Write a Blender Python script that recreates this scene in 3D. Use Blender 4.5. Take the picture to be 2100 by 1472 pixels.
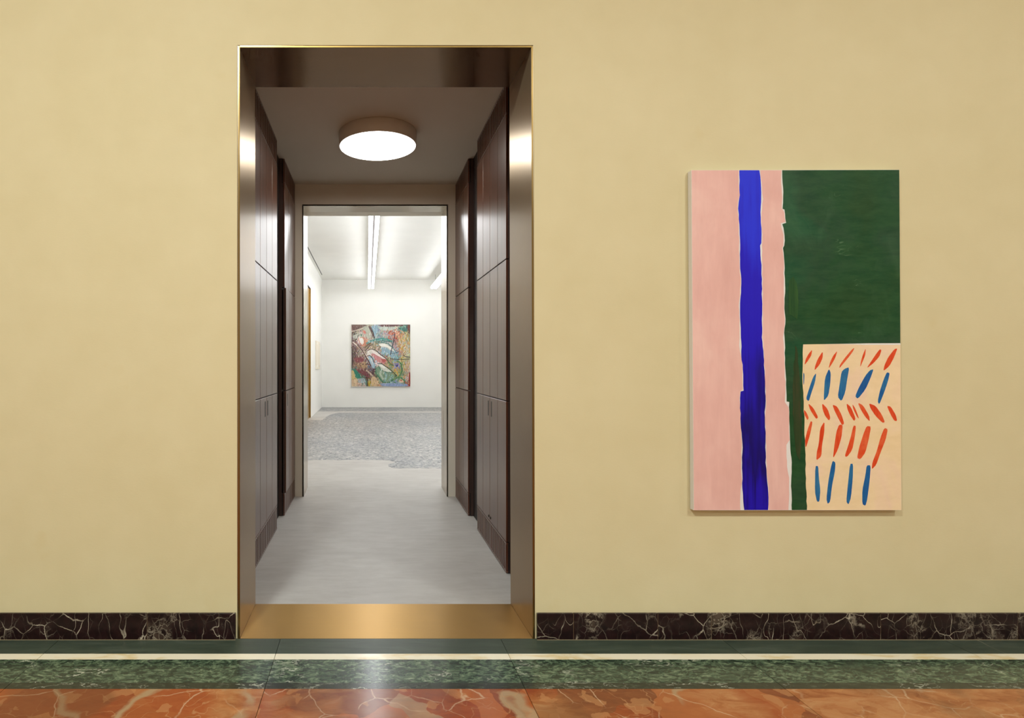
import bpy, bmesh, math, random
from mathutils import Vector

# ------------------------------------------------------------------ clear
for o in list(bpy.data.objects):
    bpy.data.objects.remove(o, do_unlink=True)
scene = bpy.context.scene
COL = scene.collection
random.seed(7)

# ------------------------------------------------------------------ camera
# One "unit" U is the size of a picture pixel (2100x1472 frame) on the plaster wall (plane y = 0).
U = 0.002145
F = 1150.0                     # focal length in pixels
VX, VY = 754.0, 745.0          # vanishing point of the corridor
D = F * U                      # camera to wall
ZC = 564 * U                   # camera height
cam_d = bpy.data.cameras.new('camera')
cam = bpy.data.objects.new('camera', cam_d)
COL.objects.link(cam)
cam.location = (0, -D, ZC)
cam.rotation_euler = (math.radians(90), 0, 0)
cam_d.sensor_width = 36.0
cam_d.lens = F / 2100 * 36.0
cam_d.shift_x = (1050 - VX) / 2100
cam_d.shift_y = (VY - 736) / 2100
cam_d.clip_start = 0.05
cam_d.clip_end = 60
scene.camera = cam

# ------------------------------------------------------------------ world, exposure
world = bpy.data.worlds.new('world')
scene.world = world
world.use_nodes = True
world.node_tree.nodes['Background'].inputs[0].default_value = (0.9, 0.92, 1.0, 1)
world.node_tree.nodes['Background'].inputs[1].default_value = 0.02
scene.view_settings.view_transform = 'Standard'
scene.view_settings.look = 'None'
scene.view_settings.exposure = 0.0
scene.view_settings.gamma = 1.0
scene.view_settings.use_curve_mapping = False
scene.cycles.max_bounces = 8
scene.cycles.diffuse_bounces = 4
scene.cycles.glossy_bounces = 4
scene.cycles.transmission_bounces = 0
scene.cycles.transparent_max_bounces = 1
scene.cycles.caustics_refractive = False
scene.cycles.adaptive_threshold = 0.05
scene.cycles.adaptive_min_samples = 16

# ------------------------------------------------------------------ unseen lights added to brighten the hall (behind and above the camera)
HALL_H = 4.35
def area_light(name, loc, size, power, color, rot=(0, 0, 0), size_y=None):
    l = bpy.data.lights.new(name, 'AREA')
    l.energy = power
    l.color = color
    l.shape = 'RECTANGLE' if size_y else 'DISK'
    l.size = size
    if size_y:
        l.size_y = size_y
    o = bpy.data.objects.new(name, l)
    COL.objects.link(o)
    o.location = loc
    o.rotation_euler = rot
    return o
HALL_WARM = (0.90, 0.99, 1.0)
HALL_POWER = 107
for hx, k in ((-1.2, 1.6), (2.7, 0.82), (6.2, 0.5)):
    area_light('hall_added_light', (hx, -3.2, HALL_H - 0.05), 0.6, HALL_POWER * k, HALL_WARM)
for hx in (-0.9, 2.7):
    area_light('hall_added_light', (hx, -5.6, HALL_H - 0.05), 0.6, HALL_POWER * 0.45, HALL_WARM)

CORRIDOR_LAMP = 17.0
GALLERY_TUBE = 16.0

# ------------------------------------------------------------------ helpers
def W(px, s=1.0):            # picture x -> metres, for a plane whose scale is s
    return (px - VX) / s * U
def Z(py, s=1.0):            # picture y -> height
    return ZC + (VY - py) / s * U
def Y(inv):                  # 1/s -> depth
    return D * (inv - 1.0)

def srgb(r, g, b):
    def f(c):
        c = c / 255.0
        return c / 12.92 if c <= 0.04045 else ((c + 0.055) / 1.055) ** 2.4
    return (f(r), f(g), f(b), 1.0)

class NT:
    """small node-tree helper"""
    def __init__(self, name):
        self.m = bpy.data.materials.new(name)
        self.m.use_nodes = True
        self.t = self.m.node_tree
        self.b = self.t.nodes['Principled BSDF']
    def n(self, typ, **kw):
        nd = self.t.nodes.new(typ)
        for k, v in kw.items():
            setattr(nd, k, v)
        return nd
    def l(self, a, b):
        self.t.links.new(a, b)
    def coords(self, kind='pos', scale=(1, 1, 1), rnd=0.0):
        if kind == 'pos':
            out = self.n('ShaderNodeNewGeometry').outputs['Position']
        else:
            out = self.n('ShaderNodeTexCoord').outputs['Object']
        if rnd:
            oi = self.n('ShaderNodeObjectInfo')
            mu = self.n('ShaderNodeMath', operation='MULTIPLY')
            self.l(oi.outputs['Random'], mu.inputs[0]); mu.inputs[1].default_value = rnd
            ad = self.n('ShaderNodeVectorMath', operation='ADD')
            self.l(out, ad.inputs[0]); self.l(mu.outputs[0], ad.inputs[1])
            out = ad.outputs[0]
        mp = self.n('ShaderNodeMapping')
        mp.inputs['Scale'].default_value = scale
        self.l(out, mp.inputs['Vector'])
        return mp.outputs[0]
    def noise(self, vec, scale=5, detail=4, rough=0.55, dist=0.0):
        nd = self.n('ShaderNodeTexNoise')
        nd.inputs['Scale'].default_value = scale
        nd.inputs['Detail'].default_value = detail
        nd.inputs['Roughness'].default_value = rough
        nd.inputs['Distortion'].default_value = dist
        self.l(vec, nd.inputs['Vector'])
        return nd
    def warp(self, vec, scale, amount, detail=3):
        nd = self.noise(vec, scale, detail)
        sb = self.n('ShaderNodeVectorMath', operation='SUBTRACT')
        self.l(nd.outputs['Color'], sb.inputs[0]); sb.inputs[1].default_value = (0.5, 0.5, 0.5)
        sc = self.n('ShaderNodeVectorMath', operation='SCALE')
        self.l(sb.outputs[0], sc.inputs[0]); sc.inputs['Scale'].default_value = amount
        ad = self.n('ShaderNodeVectorMath', operation='ADD')
        self.l(vec, ad.inputs[0]); self.l(sc.outputs[0], ad.inputs[1])
        return ad.outputs[0]
    def vor(self, vec, scale, feature='F1', rnd=1.0):
        nd = self.n('ShaderNodeTexVoronoi', feature=feature)
        nd.inputs['Scale'].default_value = scale
        nd.inputs['Randomness'].default_value = rnd
        self.l(vec, nd.inputs['Vector'])
        return nd
    def ramp(self, fac, stops, interp='LINEAR'):
        r = self.n('ShaderNodeValToRGB')
        r.color_ramp.interpolation = interp
        els = r.color_ramp.elements
        while len(els) > 1:
            els.remove(els[-1])
        for i, (p, c) in enumerate(stops):
            if isinstance(c, (int, float)):
                c = (c, c, c, 1)
            e = els[0] if i == 0 else els.new(p)
            e.position = p
            e.color = c
        self.l(fac, r.inputs[0])
        return r.outputs[0]
    def iso(self, fac, width, centre=0.5, soft=None):
        """1 on the iso-line of a noise, 0 away from it (a vein)"""
        s = self.n('ShaderNodeMath', operation='SUBTRACT'); self.l(fac, s.inputs[0]); s.inputs[1].default_value = centre
        a = self.n('ShaderNodeMath', operation='ABSOLUTE'); self.l(s.outputs[0], a.inputs[0])
        mr = self.n('ShaderNodeMapRange'); self.l(a.outputs[0], mr.inputs[0])
        mr.inputs[1].default_value = width * 0.35; mr.inputs[2].default_value = soft or width
        mr.inputs[3].default_value = 1; mr.inputs[4].default_value = 0
        return mr.outputs[0]
    def mul(self, a, b):
        m = self.n('ShaderNodeMath', operation='MULTIPLY')
        for i, v in enumerate((a, b)):
            if isinstance(v, (int, float)): m.inputs[i].default_value = v
            else: self.l(v, m.inputs[i])
        return m.outputs[0]
    def maxi(self, a, b):
        m = self.n('ShaderNodeMath', operation='MAXIMUM'); self.l(a, m.inputs[0]); self.l(b, m.inputs[1])
        return m.outputs[0]
    def mix(self, fac, a, b, blend='MIX'):
        m = self.n('ShaderNodeMix', data_type='RGBA', blend_type=blend)
        if isinstance(fac, (int, float)): m.inputs[0].default_value = fac
        else: self.l(fac, m.inputs[0])
        for i, v in ((6, a), (7, b)):
            if isinstance(v, tuple): m.inputs[i].default_value = v
            else: self.l(v, m.inputs[i])
        return m.outputs[2]
    def bump(self, h, strength=0.1, dist=0.01):
        bp = self.n('ShaderNodeBump')
        bp.inputs['Strength'].default_value = strength
        bp.inputs['Distance'].default_value = dist
        self.l(h, bp.inputs['Height'])
        self.l(bp.outputs[0], self.b.inputs['Normal'])
    def col(self, c):
        if isinstance(c, tuple): self.b.inputs['Base Color'].default_value = c
        else: self.l(c, self.b.inputs['Base Color'])
    def set(self, **kw):
        for k, v in kw.items():
            k = k.replace('_', ' ')
            if isinstance(v, (int, float, tuple)): self.b.inputs[k].default_value = v
            else: self.l(v, self.b.inputs[k])

def plain(name, c, rough=0.5, metallic=0.0, vary=0.06, scale=20.0, **kw):
    t = NT(name)
    v = t.noise(t.coords('pos'), scale, 4)
    k = 1 - vary
    dark = (c[0] * k, c[1] * k, c[2] * k, 1)
    t.col(t.ramp(v.outputs['Fac'], [(0.3, dark), (0.7, c)]))
    t.set(Roughness=rough, Metallic=metallic, **kw)
    return t.m

# ------------------------------------------------------------------ materials
def mat_plaster():
    t = NT('yellow_plaster')
    v = t.coords('pos')
    a = t.noise(v, 1.1, 1, 0.5)
    b = t.noise(v, 5.0, 2, 0.6)
    base = t.ramp(a.outputs['Fac'], [(0.25, srgb(213, 199, 154)), (0.75, srgb(220, 207, 165))])
    c = t.mix(0.5, base, t.ramp(b.outputs['Fac'], [(0.3, srgb(212, 199, 155)), (0.7, srgb(219, 207, 165))]))
    st = t.noise(t.coords('pos', (3.0, 3.0, 3.0)), 1.3, 3, 0.62)       # faint yellowish touch-up patches
    c = t.mix(t.ramp(st.outputs['Fac'], [(0.66, 0.0), (0.76, 0.32)]), c, srgb(210, 192, 140))
    t.col(c)
    t.set(Roughness=0.62)
    t.b.inputs['Specular IOR Level'].default_value = 0.25
    f = t.noise(t.coords('pos', (1, 1, 2.6)), 60, 1, 0.6)
    t.bump(f.outputs['Fac'], 0.05, 0.004)
    return t.m

def mat_white(name, c, rough=0.7):
    t = NT(name)
    a = t.noise(t.coords('pos'), 2.0, 1)
    t.col(t.ramp(a.outputs['Fac'], [(0.3, tuple(x * 0.97 for x in c[:3]) + (1,)), (0.7, c)]))
    t.set(Roughness=rough)
    return t.m

def mat_brass(name, c, rough, brush, coat=0.8, relief=0.012):
    t = NT(name)
    g = t.noise(t.coords('pos', brush), 1.0, 3, 0.6)
    g2 = t.noise(t.coords('pos', (1.2, 1.2, 1.2)), 1.6, 3, 0.6)
    t.col(t.mix(0.5, t.ramp(g.outputs['Fac'], [(0.3, tuple(x * 0.86 for x in c[:3]) + (1,)), (0.7, c)]),
                t.ramp(g2.outputs['Fac'], [(0.3, tuple(x * 0.84 for x in c[:3]) + (1,)), (0.7, c)])))
    t.set(Metallic=1.0)
    mr = t.n('ShaderNodeMapRange'); t.l(g.outputs['Fac'], mr.inputs[0])
    mr.inputs[3].default_value = rough - 0.05; mr.inputs[4].default_value = rough + 0.06
    t.l(mr.outputs[0], t.b.inputs['Roughness'])
    t.set(Coat_Weight=coat, Coat_Roughness=rough * 0.6, Anisotropic=0.75)
    tg = t.n('ShaderNodeCombineXYZ'); tg.inputs[1].default_value = 1.0      # brushed across the depth of the reveal
    t.l(tg.outputs[0], t.b.inputs['Tangent'])
    if relief:
        t.bump(g.outputs['Fac'], relief, 0.0005)
    return t.m

def mat_wood(name, lo, hi, rough=0.32, coat=0.6, crough=0.2):
    t = NT(name)
    v = t.coords('pos', (1, 1, 1), rnd=3.0)
    mp = t.n('ShaderNodeMapping'); mp.inputs['Scale'].default_value = (38, 38, 1.1); t.l(v, mp.inputs['Vector'])
    w = t.warp(mp.outputs[0], 0.35, 2.2)
    g = t.noise(w, 1.0, 6, 0.62)
    fine = t.noise(t.coords('pos', (260, 260, 5)), 1.0, 3, 0.6)
    c = t.ramp(g.outputs['Fac'], [(0.28, lo), (0.72, hi)])
    c = t.mix(t.ramp(fine.outputs['Fac'], [(0.45, 0.0), (0.75, 0.5)]), c, tuple(x * 0.45 for x in lo[:3]) + (1,))
    t.col(c)
    t.set(Roughness=rough, Coat_Weight=coat, Coat_Roughness=crough)
    t.b.inputs['IOR'].default_value = 1.75
    t.b.inputs['Specular Tint'].default_value = (1.0, 0.87, 0.77, 1)
    t.bump(fine.outputs['Fac'], 0.02, 0.0006)
    return t.m

def mat_baseboard():
    t = NT('dark_red_marble')
    v = t.coords('pos', (1, 1, 1), rnd=9.0)
    w = t.warp(t.warp(v, 4.0, 0.07, 2), 40.0, 0.012, 4)
    n1 = t.noise(w, 4.5, 1, 0.5); n2 = t.noise(w, 9.0, 1, 0.5); n3 = t.noise(w, 22.0, 5, 0.65)
    sk = t.noise(t.warp(t.coords('pos', (1.0, 1, 0.5), rnd=6.0), 9.0, 0.05, 3), 9.0, 2, 0.5)
    msk = t.noise(v, 3.2, 2, 0.5); msk2 = t.noise(t.coords('pos', (1.3, 1, 0.7), rnd=4.0), 5.0, 2)
    m1 = t.ramp(n2.outputs['Fac'], [(0.45, 0.05), (0.62, 0.95)])
    m2 = t.ramp(msk2.outputs['Fac'], [(0.46, 0.03), (0.62, 0.7)])
    m3 = t.ramp(msk2.outputs['Fac'], [(0.54, 0.0), (0.70, 0.8)])
    wv = t.warp(t.warp(t.coords('pos', (1.0, 1.0, 0.75), rnd=9.0), 7.0, 0.06, 2), 45.0, 0.012, 3)
    e1 = t.vor(wv, 8.0, 'DISTANCE_TO_EDGE'); e2 = t.vor(wv, 19.0, 'DISTANCE_TO_EDGE')
    v1 = t.mul(t.ramp(e1.outputs['Distance'], [(0.003, 0.9), (0.015, 0.0)]), m1)
    v2 = t.mul(t.ramp(e2.outputs['Distance'], [(0.004, 0.7), (0.022, 0.0)]), m2)
    v3 = t.mul(t.iso(n3.outputs['Fac'], 0.03), m3)
    v4 = t.mul(t.iso(sk.outputs['Fac'], 0.0045), t.ramp(msk.outputs['Fac'], [(0.45, 0.0), (0.6, 0.8)]))
    ve = t.maxi(t.maxi(v1, v2), t.maxi(v3, v4))
    base = t.ramp(n3.outputs['Fac'], [(0.3, srgb(20, 8, 9)), (0.6, srgb(38, 18, 18)), (0.8, srgb(52, 34, 32))])
    base = t.mix(m3, base, t.ramp(n3.outputs['Fac'], [(0.4, srgb(34, 20, 18)), (0.62, srgb(96, 82, 68))]))
    c = t.mix(ve, base, t.ramp(n3.outputs['Fac'], [(0.34, srgb(112, 94, 76)), (0.62, srgb(206, 194, 170))]))
    t.col(c)
    t.set(Roughness=0.28)
    t.b.inputs['Specular IOR Level'].default_value = 0.3
    return t.m

def mat_green_plain():
    t = NT('plain_green_stone')
    v = t.coords('pos', (2, 10, 10), rnd=5.0)
    n = t.noise(v, 2.0, 6, 0.6, 0.6)
    sp = t.noise(t.coords('pos'), 130, 2)
    c = t.ramp(n.outputs['Fac'], [(0.25, srgb(52, 60, 50)), (0.55, srgb(66, 75, 63)), (0.8, srgb(84, 92, 80))])
    c = t.mix(t.ramp(sp.outputs['Fac'], [(0.72, 0.0), (0.78, 0.5)]), c, srgb(130, 134, 118))
    sc = t.noise(t.coords('pos', (1, 1, 1), rnd=2.0), 2.4, 3, 0.5, 0.4)
    mk = t.noise(t.coords('pos', (1, 1, 1), rnd=6.0), 2.2, 2)
    vein = t.mul(t.iso(sc.outputs['Fac'], 0.004), t.ramp(mk.outputs['Fac'], [(0.55, 0.0), (0.65, 0.6)]))
    c = t.mix(vein, c, srgb(150, 142, 116))
    t.col(c)
    t.set(Roughness=0.33)
    t.b.inputs['Specular IOR Level'].default_value = 0.25
    return t.m

def mat_cream():
    t = NT('cream_marble')
    v = t.coords('pos', (2.2, 8, 8), rnd=5.0)
    n = t.noise(v, 1.6, 5, 0.6, 0.8)
    t.col(t.ramp(n.outputs['Fac'], [(0.3, srgb(240, 232, 212)), (0.52, srgb(238, 228, 202)), (0.64, srgb(226, 204, 156)), (0.72, srgb(240, 232, 210))]))
    t.set(Roughness=0.2)
    return t.m

def mat_green_marble(name, dark):
    t = NT(name)
    v = t.coords('pos', (1, 1.9, 1.9), rnd=7.0)
    w = t.warp(t.warp(v, 4.0, 0.16, 3), 16.0, 0.03, 3)
    n = t.noise(w, 34, 7, 0.72, 0.5)
    big = t.noise(w, 7, 3, 0.5)
    ch = t.vor(t.warp(v, 22, 0.05, 3), 34)
    sep = t.n('ShaderNodeSeparateColor'); t.l(ch.outputs['Color'], sep.inputs[0])
    if dark:
        st = [(0.32, srgb(18, 24, 18)), (0.5, srgb(38, 44, 34)), (0.62, srgb(58, 64, 50)), (0.74, srgb(84, 90, 72))]
    else:
        st = [(0.36, srgb(16, 30, 24)), (0.45, srgb(44, 62, 48)), (0.52, srgb(78, 96, 74)), (0.60, srgb(104, 120, 94)), (0.72, srgb(150, 160, 132))]
    c = t.ramp(n.outputs['Fac'], st)
    if not dark:
        c = t.mix(t.ramp(sep.outputs[0], [(0.78, 0.0), (0.80, 0.7)]), c, srgb(26, 42, 34))          # dark flakes
        c = t.mix(t.ramp(big.outputs['Fac'], [(0.56, 0.0), (0.68, 0.55)]), c, srgb(34, 52, 40))
    vn = t.noise(t.warp(t.coords('pos', (1, 3.0, 3.0), rnd=3.0), 9.0, 0.12, 4), 5, 4, 0.6)
    mk = t.noise(t.coords('pos', (1, 1, 1), rnd=8.0), 4.0, 2)
    vein = t.mul(t.iso(vn.outputs['Fac'], 0.012), t.ramp(mk.outputs['Fac'], [(0.42 if dark else 0.54, 0.0), (0.64, 0.9)]))
    c = t.mix(vein, c, srgb(190, 192, 172))
    t.col(c)
    t.set(Roughness=0.18)
    t.b.inputs['Specular IOR Level'].default_value = 0.4
    return t.m

def mat_breccia():
    t = NT('orange_breccia_marble')
    v = t.coords('pos', (1, 1, 1), rnd=11.0)
    w = t.warp(t.warp(v, 2.6, 0.30, 3), 12.0, 0.04, 4)
    vo = t.vor(w, 4.2)
    sep = t.n('ShaderNodeSeparateColor'); t.l(vo.outputs['Color'], sep.inputs[0])
    patch = t.ramp(sep.outputs[0], [(0.0, srgb(140, 62, 22)), (0.22, srgb(164, 80, 32)), (0.38, srgb(116, 58, 28)), (0.52, srgb(178, 108, 58)),
                                    (0.64, srgb(188, 130, 78)), (0.74, srgb(104, 62, 34)), (0.84, srgb(168, 90, 40)), (0.94, srgb(166, 148, 118))], 'CONSTANT')
    fl = t.noise(t.warp(t.coords('pos', (1.6, 4.0, 3), rnd=2.0), 3.0, 0.5, 3), 3.2, 7, 0.68, 0.6)
    c = t.mix(0.42, patch, t.ramp(fl.outputs['Fac'], [(0.32, srgb(112, 50, 20)), (0.48, srgb(158, 78, 32)), (0.62, srgb(172, 100, 52)), (0.72, srgb(196, 140, 88))]))
    tan = t.noise(t.warp(v, 3.0, 0.25, 3), 1.5, 2, 0.5)
    c = t.mix(t.ramp(tan.outputs['Fac'], [(0.5, 0.0), (0.58, 0.72)]), c, t.ramp(fl.outputs['Fac'], [(0.34, srgb(150, 84, 38)), (0.5, srgb(184, 126, 76)), (0.66, srgb(200, 152, 104))]))
    small = t.vor(t.warp(v, 16, 0.06), 20)
    sp2 = t.n('ShaderNodeSeparateColor'); t.l(small.outputs['Color'], sp2.inputs[0])
    c = t.mix(t.ramp(sp2.outputs[1], [(0.90, 0.0), (0.915, 0.55)]), c, srgb(190, 136, 88))
    nb = t.noise(t.warp(v, 5.0, 0.16, 4), 1.7, 2, 0.5)
    mkb = t.noise(t.coords('pos', (1, 1, 1), rnd=5.0), 2.6, 2)
    c = t.mix(t.mul(t.iso(nb.outputs['Fac'], 0.018, 0.47, 0.021), t.ramp(mkb.outputs['Fac'], [(0.44, 0.0), (0.5, 0.85)])), c, srgb(176, 154, 120))
    nh = t.noise(t.warp(t.warp(v, 3.0, 0.2, 3), 20.0, 0.02, 3), 4.0, 2, 0.5)
    eh = t.vor(t.warp(t.warp(v, 4.0, 0.12, 2), 30.0, 0.015, 3), 5.5, 'DISTANCE_TO_EDGE')
    hair = t.mul(t.ramp(eh.outputs['Distance'], [(0.004, 1.0), (0.016, 0.0)]), t.ramp(nh.outputs['Fac'], [(0.48, 0.0), (0.56, 0.8)]))
    c = t.mix(hair, c, srgb(206, 176, 142))
    nh2 = t.noise(t.warp(t.warp(v, 5.0, 0.1, 3), 24.0, 0.02, 3), 9.0, 2, 0.5)
    c = t.mix(t.mul(t.iso(nh2.outputs['Fac'], 0.010), t.ramp(mkb.outputs['Fac'], [(0.46, 0.0), (0.6, 0.5)])), c, srgb(196, 150, 104))
    brn = t.noise(t.warp(v, 3.5, 0.2, 3), 2.4, 3, 0.5)
    c = t.mix(t.ramp(brn.outputs['Fac'], [(0.52, 0.0), (0.60, 0.5)]), c, srgb(112, 66, 34))
    c = t.mix(0.8, c, (0.86, 0.76, 0.68, 1), 'MULTIPLY')
    t.col(c)
    t.set(Roughness=0.18)
    t.b.inputs['Specular IOR Level'].default_value = 0.4
    return t.m

def mat_concrete():
    t = NT('pale_screed')
    v = t.coords('pos', (1.0, 1.0, 1.0))
    a = t.noise(t.warp(v, 1.2, 0.4), 2.0, 6, 0.62)
    b = t.noise(t.coords('pos', (2.0, 8.0, 1)), 2.2, 5, 0.6, 0.4)
    f = t.noise(v, 160, 3, 0.7)
    c = t.ramp(a.outputs['Fac'], [(0.28, srgb(168, 163, 157)), (0.5, srgb(184, 180, 174)), (0.72, srgb(197, 193, 187))])
    c = t.mix(0.4, c, t.ramp(b.outputs['Fac'], [(0.28, srgb(166, 160, 153)), (0.7, srgb(197, 193, 188))]))
    c = t.mix(t.ramp(f.outputs['Fac'], [(0.5, 0.0), (0.8, 0.18)]), c, srgb(160, 152, 142))
    k = t.noise(t.coords('pos', (2.5, 9.0, 1)), 3.5, 4, 0.6)
    c = t.mix(t.ramp(k.outputs['Fac'], [(0.68, 0.0), (0.80, 0.45)]), c, srgb(140, 132, 122))
    t.col(c)
    t.set(Roughness=0.46)
    t.b.inputs['Specular IOR Level'].default_value = 0.4
    t.bump(f.outputs['Fac'], 0.04, 0.002)
    return t.m

def mat_mosaic():
    t = NT('pebble_mosaic')
    v = t.coords('pos', (1.0, 0.8, 1.0))
    w = t.warp(v, 12, 0.02)
    vo = t.vor(w, 30)
    sep = t.n('ShaderNodeSeparateColor'); t.l(vo.outputs['Color'], sep.inputs[0])
    c = t.ramp(sep.outputs[0], [(0.0, srgb(100, 102, 106)), (0.16, srgb(124, 126, 129)), (0.4, srgb(143, 143, 144)), (0.66, srgb(160, 159, 157)), (0.9, srgb(184, 182, 178))], 'CONSTANT')
    pt = t.noise(v, 0.8, 3, 0.5)
    c = t.mix(t.ramp(pt.outputs['Fac'], [(0.44, 0.0), (0.66, 0.5)]), c, srgb(196, 204, 224), 'MULTIPLY')
    ed = t.vor(w, 30, 'DISTANCE_TO_EDGE')
    c = t.mix(t.ramp(ed.outputs['Distance'], [(0.03, 0.7), (0.09, 0.0)]), c, srgb(172, 168, 162))
    t.col(c)
    t.set(Roughness=0.45)
    t.bump(ed.outputs['Distance'], 0.05, 0.003)
    return t.m

def mat_emit(name, c, strength):
    t = NT(name)
    t.col((0.9, 0.9, 0.9, 1))
    t.b.inputs['Emission Color'].default_value = c
    t.b.inputs['Emission Strength'].default_value = strength
    return t.m

def mat_paint(name, stops, scale=(1, 1, 1), ns=6.0, stroke=(60, 60, 4), amount=0.35, rough=0.5):
    """brushed paint: big blotches between the given colours and fine bristle streaks"""
    t = NT(name)
    a = t.noise(t.coords('pos', scale), ns, 4, 0.6, 0.4)
    n = len(stops)
    c = t.ramp(a.outputs['Fac'], [(0.3 + 0.4 * i / max(1, n - 1), s) for i, s in enumerate(stops)])
    g = t.noise(t.coords('pos', stroke), 1.0, 5, 0.65, 0.3)
    lo = tuple(x * 0.72 for x in stops[0][:3]) + (1,)
    hi = tuple(min(1, x * 1.25) for x in stops[-1][:3]) + (1,)
    c = t.mix(amount, c, t.ramp(g.outputs['Fac'], [(0.3, lo), (0.7, hi)]))
    t.col(c)
    t.set(Roughness=rough)
    t.b.inputs['Specular IOR Level'].default_value = 0.25
    t.bump(g.outputs['Fac'], 0.12, 0.001)
    return t.m

M = {}
M['plaster'] = mat_plaster()
M['hall_ceiling'] = mat_white('hall_ceiling_white', srgb(236, 230, 214))
M['corridor_ceiling'] = mat_white('corridor_ceiling_paint', srgb(212, 204, 188))
M['corridor_wall'] = mat_white('corridor_wall_paint', srgb(226, 217, 200), 0.5)
M['gallery_white'] = mat_white('gallery_white', srgb(238, 236, 230))
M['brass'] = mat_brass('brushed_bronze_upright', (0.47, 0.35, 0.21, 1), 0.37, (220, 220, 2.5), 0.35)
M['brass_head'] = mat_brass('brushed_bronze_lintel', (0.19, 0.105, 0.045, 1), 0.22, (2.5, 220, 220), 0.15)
M['brass_floor'] = mat_brass('brushed_brass_threshold', (0.52, 0.32, 0.11, 1), 0.42, (2.5, 260, 260), 0.1)
M['brass_edge'] = mat_brass('polished_brass_edge', (0.26, 0.165, 0.05, 1), 0.35, (200, 200, 2.5), 0.1)
M['bronze_pale'] = mat_brass('brushed_bronze_pale', (0.50, 0.43, 0.33, 1), 0.28, (7, 7, 0.6), 0.5, 0.0)
M['bronze_pale_head'] = mat_brass('brushed_bronze_pale_lintel', (0.46, 0.39, 0.29, 1), 0.28, (0.6, 7, 7), 0.3, 0.0)
M['gold_door'] = plain('gold_door_metal', (0.45, 0.27, 0.06, 1), 0.35, 1.0, 0.2)
M['dark_gap'] = plain('dark_shadow_joint', srgb(46, 34, 16), 0.7)
M['wood'] = mat_wood('dark_stained_wood', srgb(66, 32, 19), srgb(104, 57, 36), 0.30, 0.08, 0.2)
M['wood_dark'] = mat_wood('dark_wood_carcass', srgb(34, 12, 9), srgb(50, 20, 14), 0.5, 0.3, 0.3)
M['wood_shaded'] = plain('recess_shaded_wood', srgb(26, 12, 9), 0.55)  # dark wood deepened to near black, recess shade put into the colour
M['slot'] = plain('dark_slot', srgb(36, 27, 20), 0.5)
M['baseboard'] = mat_baseboard()
M['green_plain'] = mat_green_plain()
M['cream'] = mat_cream()
M['green_marble'] = mat_green_marble('green_marble', False)
M['green_dark'] = mat_green_marble('dark_green_marble', True)
M['breccia'] = mat_breccia()
M['grout'] = plain('floor_grout', srgb(158, 142, 108), 0.7)
M['joint_dark'] = plain('baseboard_joint', srgb(112, 88, 62), 0.7)
M['concrete'] = mat_concrete()
M['mosaic'] = mat_mosaic()
M['lamp_white'] = plain('lamp_housing_white', srgb(226, 222, 214), 0.45, 0, 0.02)
M['lamp_glow'] = mat_emit('lamp_diffuser_glow', (1.0, 0.985, 0.94, 1), CORRIDOR_LAMP)
M['tube_glow'] = mat_emit('gallery_tube_glow', (0.94, 0.97, 1.0, 1), GALLERY_TUBE)
M['rail_grey'] = plain('rail_grey', srgb(150, 148, 144), 0.4)
M['canvas'] = plain('primed_canvas', srgb(232, 228, 220), 0.7, 0, 0.03, 200)

# ------------------------------------------------------------------ mesh helpers
ORIGIN = {}
def link(name, me, mat, loc, parent=None):
    o = bpy.data.objects.new(name, me)
    COL.objects.link(o)
    if mat is not None and not me.materials:
        me.materials.append(mat)
    ORIGIN[o.name] = Vector(loc)
    if parent is not None:
        o.parent = parent
        o.location = Vector(loc) - ORIGIN[parent.name]
    else:
        o.location = loc
    return o

def empty(name, loc, parent=None):
    return link(name, None, None, loc, parent)

def tag(o, label=None, cat=None, group=None, kind=None):
    if label: o['label'] = label
    if cat: o['category'] = cat
    if group: o['group'] = group
    if kind: o['kind'] = kind
    return o

def bm_mesh(bm, name, smooth=False):
    me = bpy.data.meshes.new(name)
    bmesh.ops.recalc_face_normals(bm, faces=bm.faces)
    bm.to_mesh(me)
    bm.free()
    if smooth:
        for p in me.polygons: p.use_smooth = True
    return me

def add_box(bm, x0, x1, y0, y1, z0, z1):
    vs = [bm.verts.new((x, y, z)) for x in (x0, x1) for y in (y0, y1) for z in (z0, z1)]
    for f in ((0, 1, 3, 2), (4, 6, 7, 5), (0, 4, 5, 1), (2, 3, 7, 6), (0, 2, 6, 4), (1, 5, 7, 3)):
        bm.faces.new([vs[i] for i in f])
    return vs

MESH_CACHE = {}
def box_mesh(dx, dy, dz, bevel=0.0, name='box'):
    key = (round(dx, 5), round(dy, 5), round(dz, 5), bevel, name)
    if key in MESH_CACHE:
        return MESH_CACHE[key]
    bm = bmesh.new()
    add_box(bm, -dx / 2, dx / 2, -dy / 2, dy / 2, -dz / 2, dz / 2)
    if bevel:
        bmesh.ops.bevel(bm, geom=list(bm.edges), offset=bevel, segments=1, affect='EDGES')
    me = bm_mesh(bm, name)
    MESH_CACHE[key] = me
    return me

def box(name, x0, x1, y0, y1, z0, z1, mat, parent=None, bevel=0.0):
    if x1 < x0: x0, x1 = x1, x0
    me = box_mesh(x1 - x0, y1 - y0, z1 - z0, bevel, name + '_' + mat.name)
    return link(name, me, mat, ((x0 + x1) / 2, (y0 + y1) / 2, (z0 + z1) / 2), parent)

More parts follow.
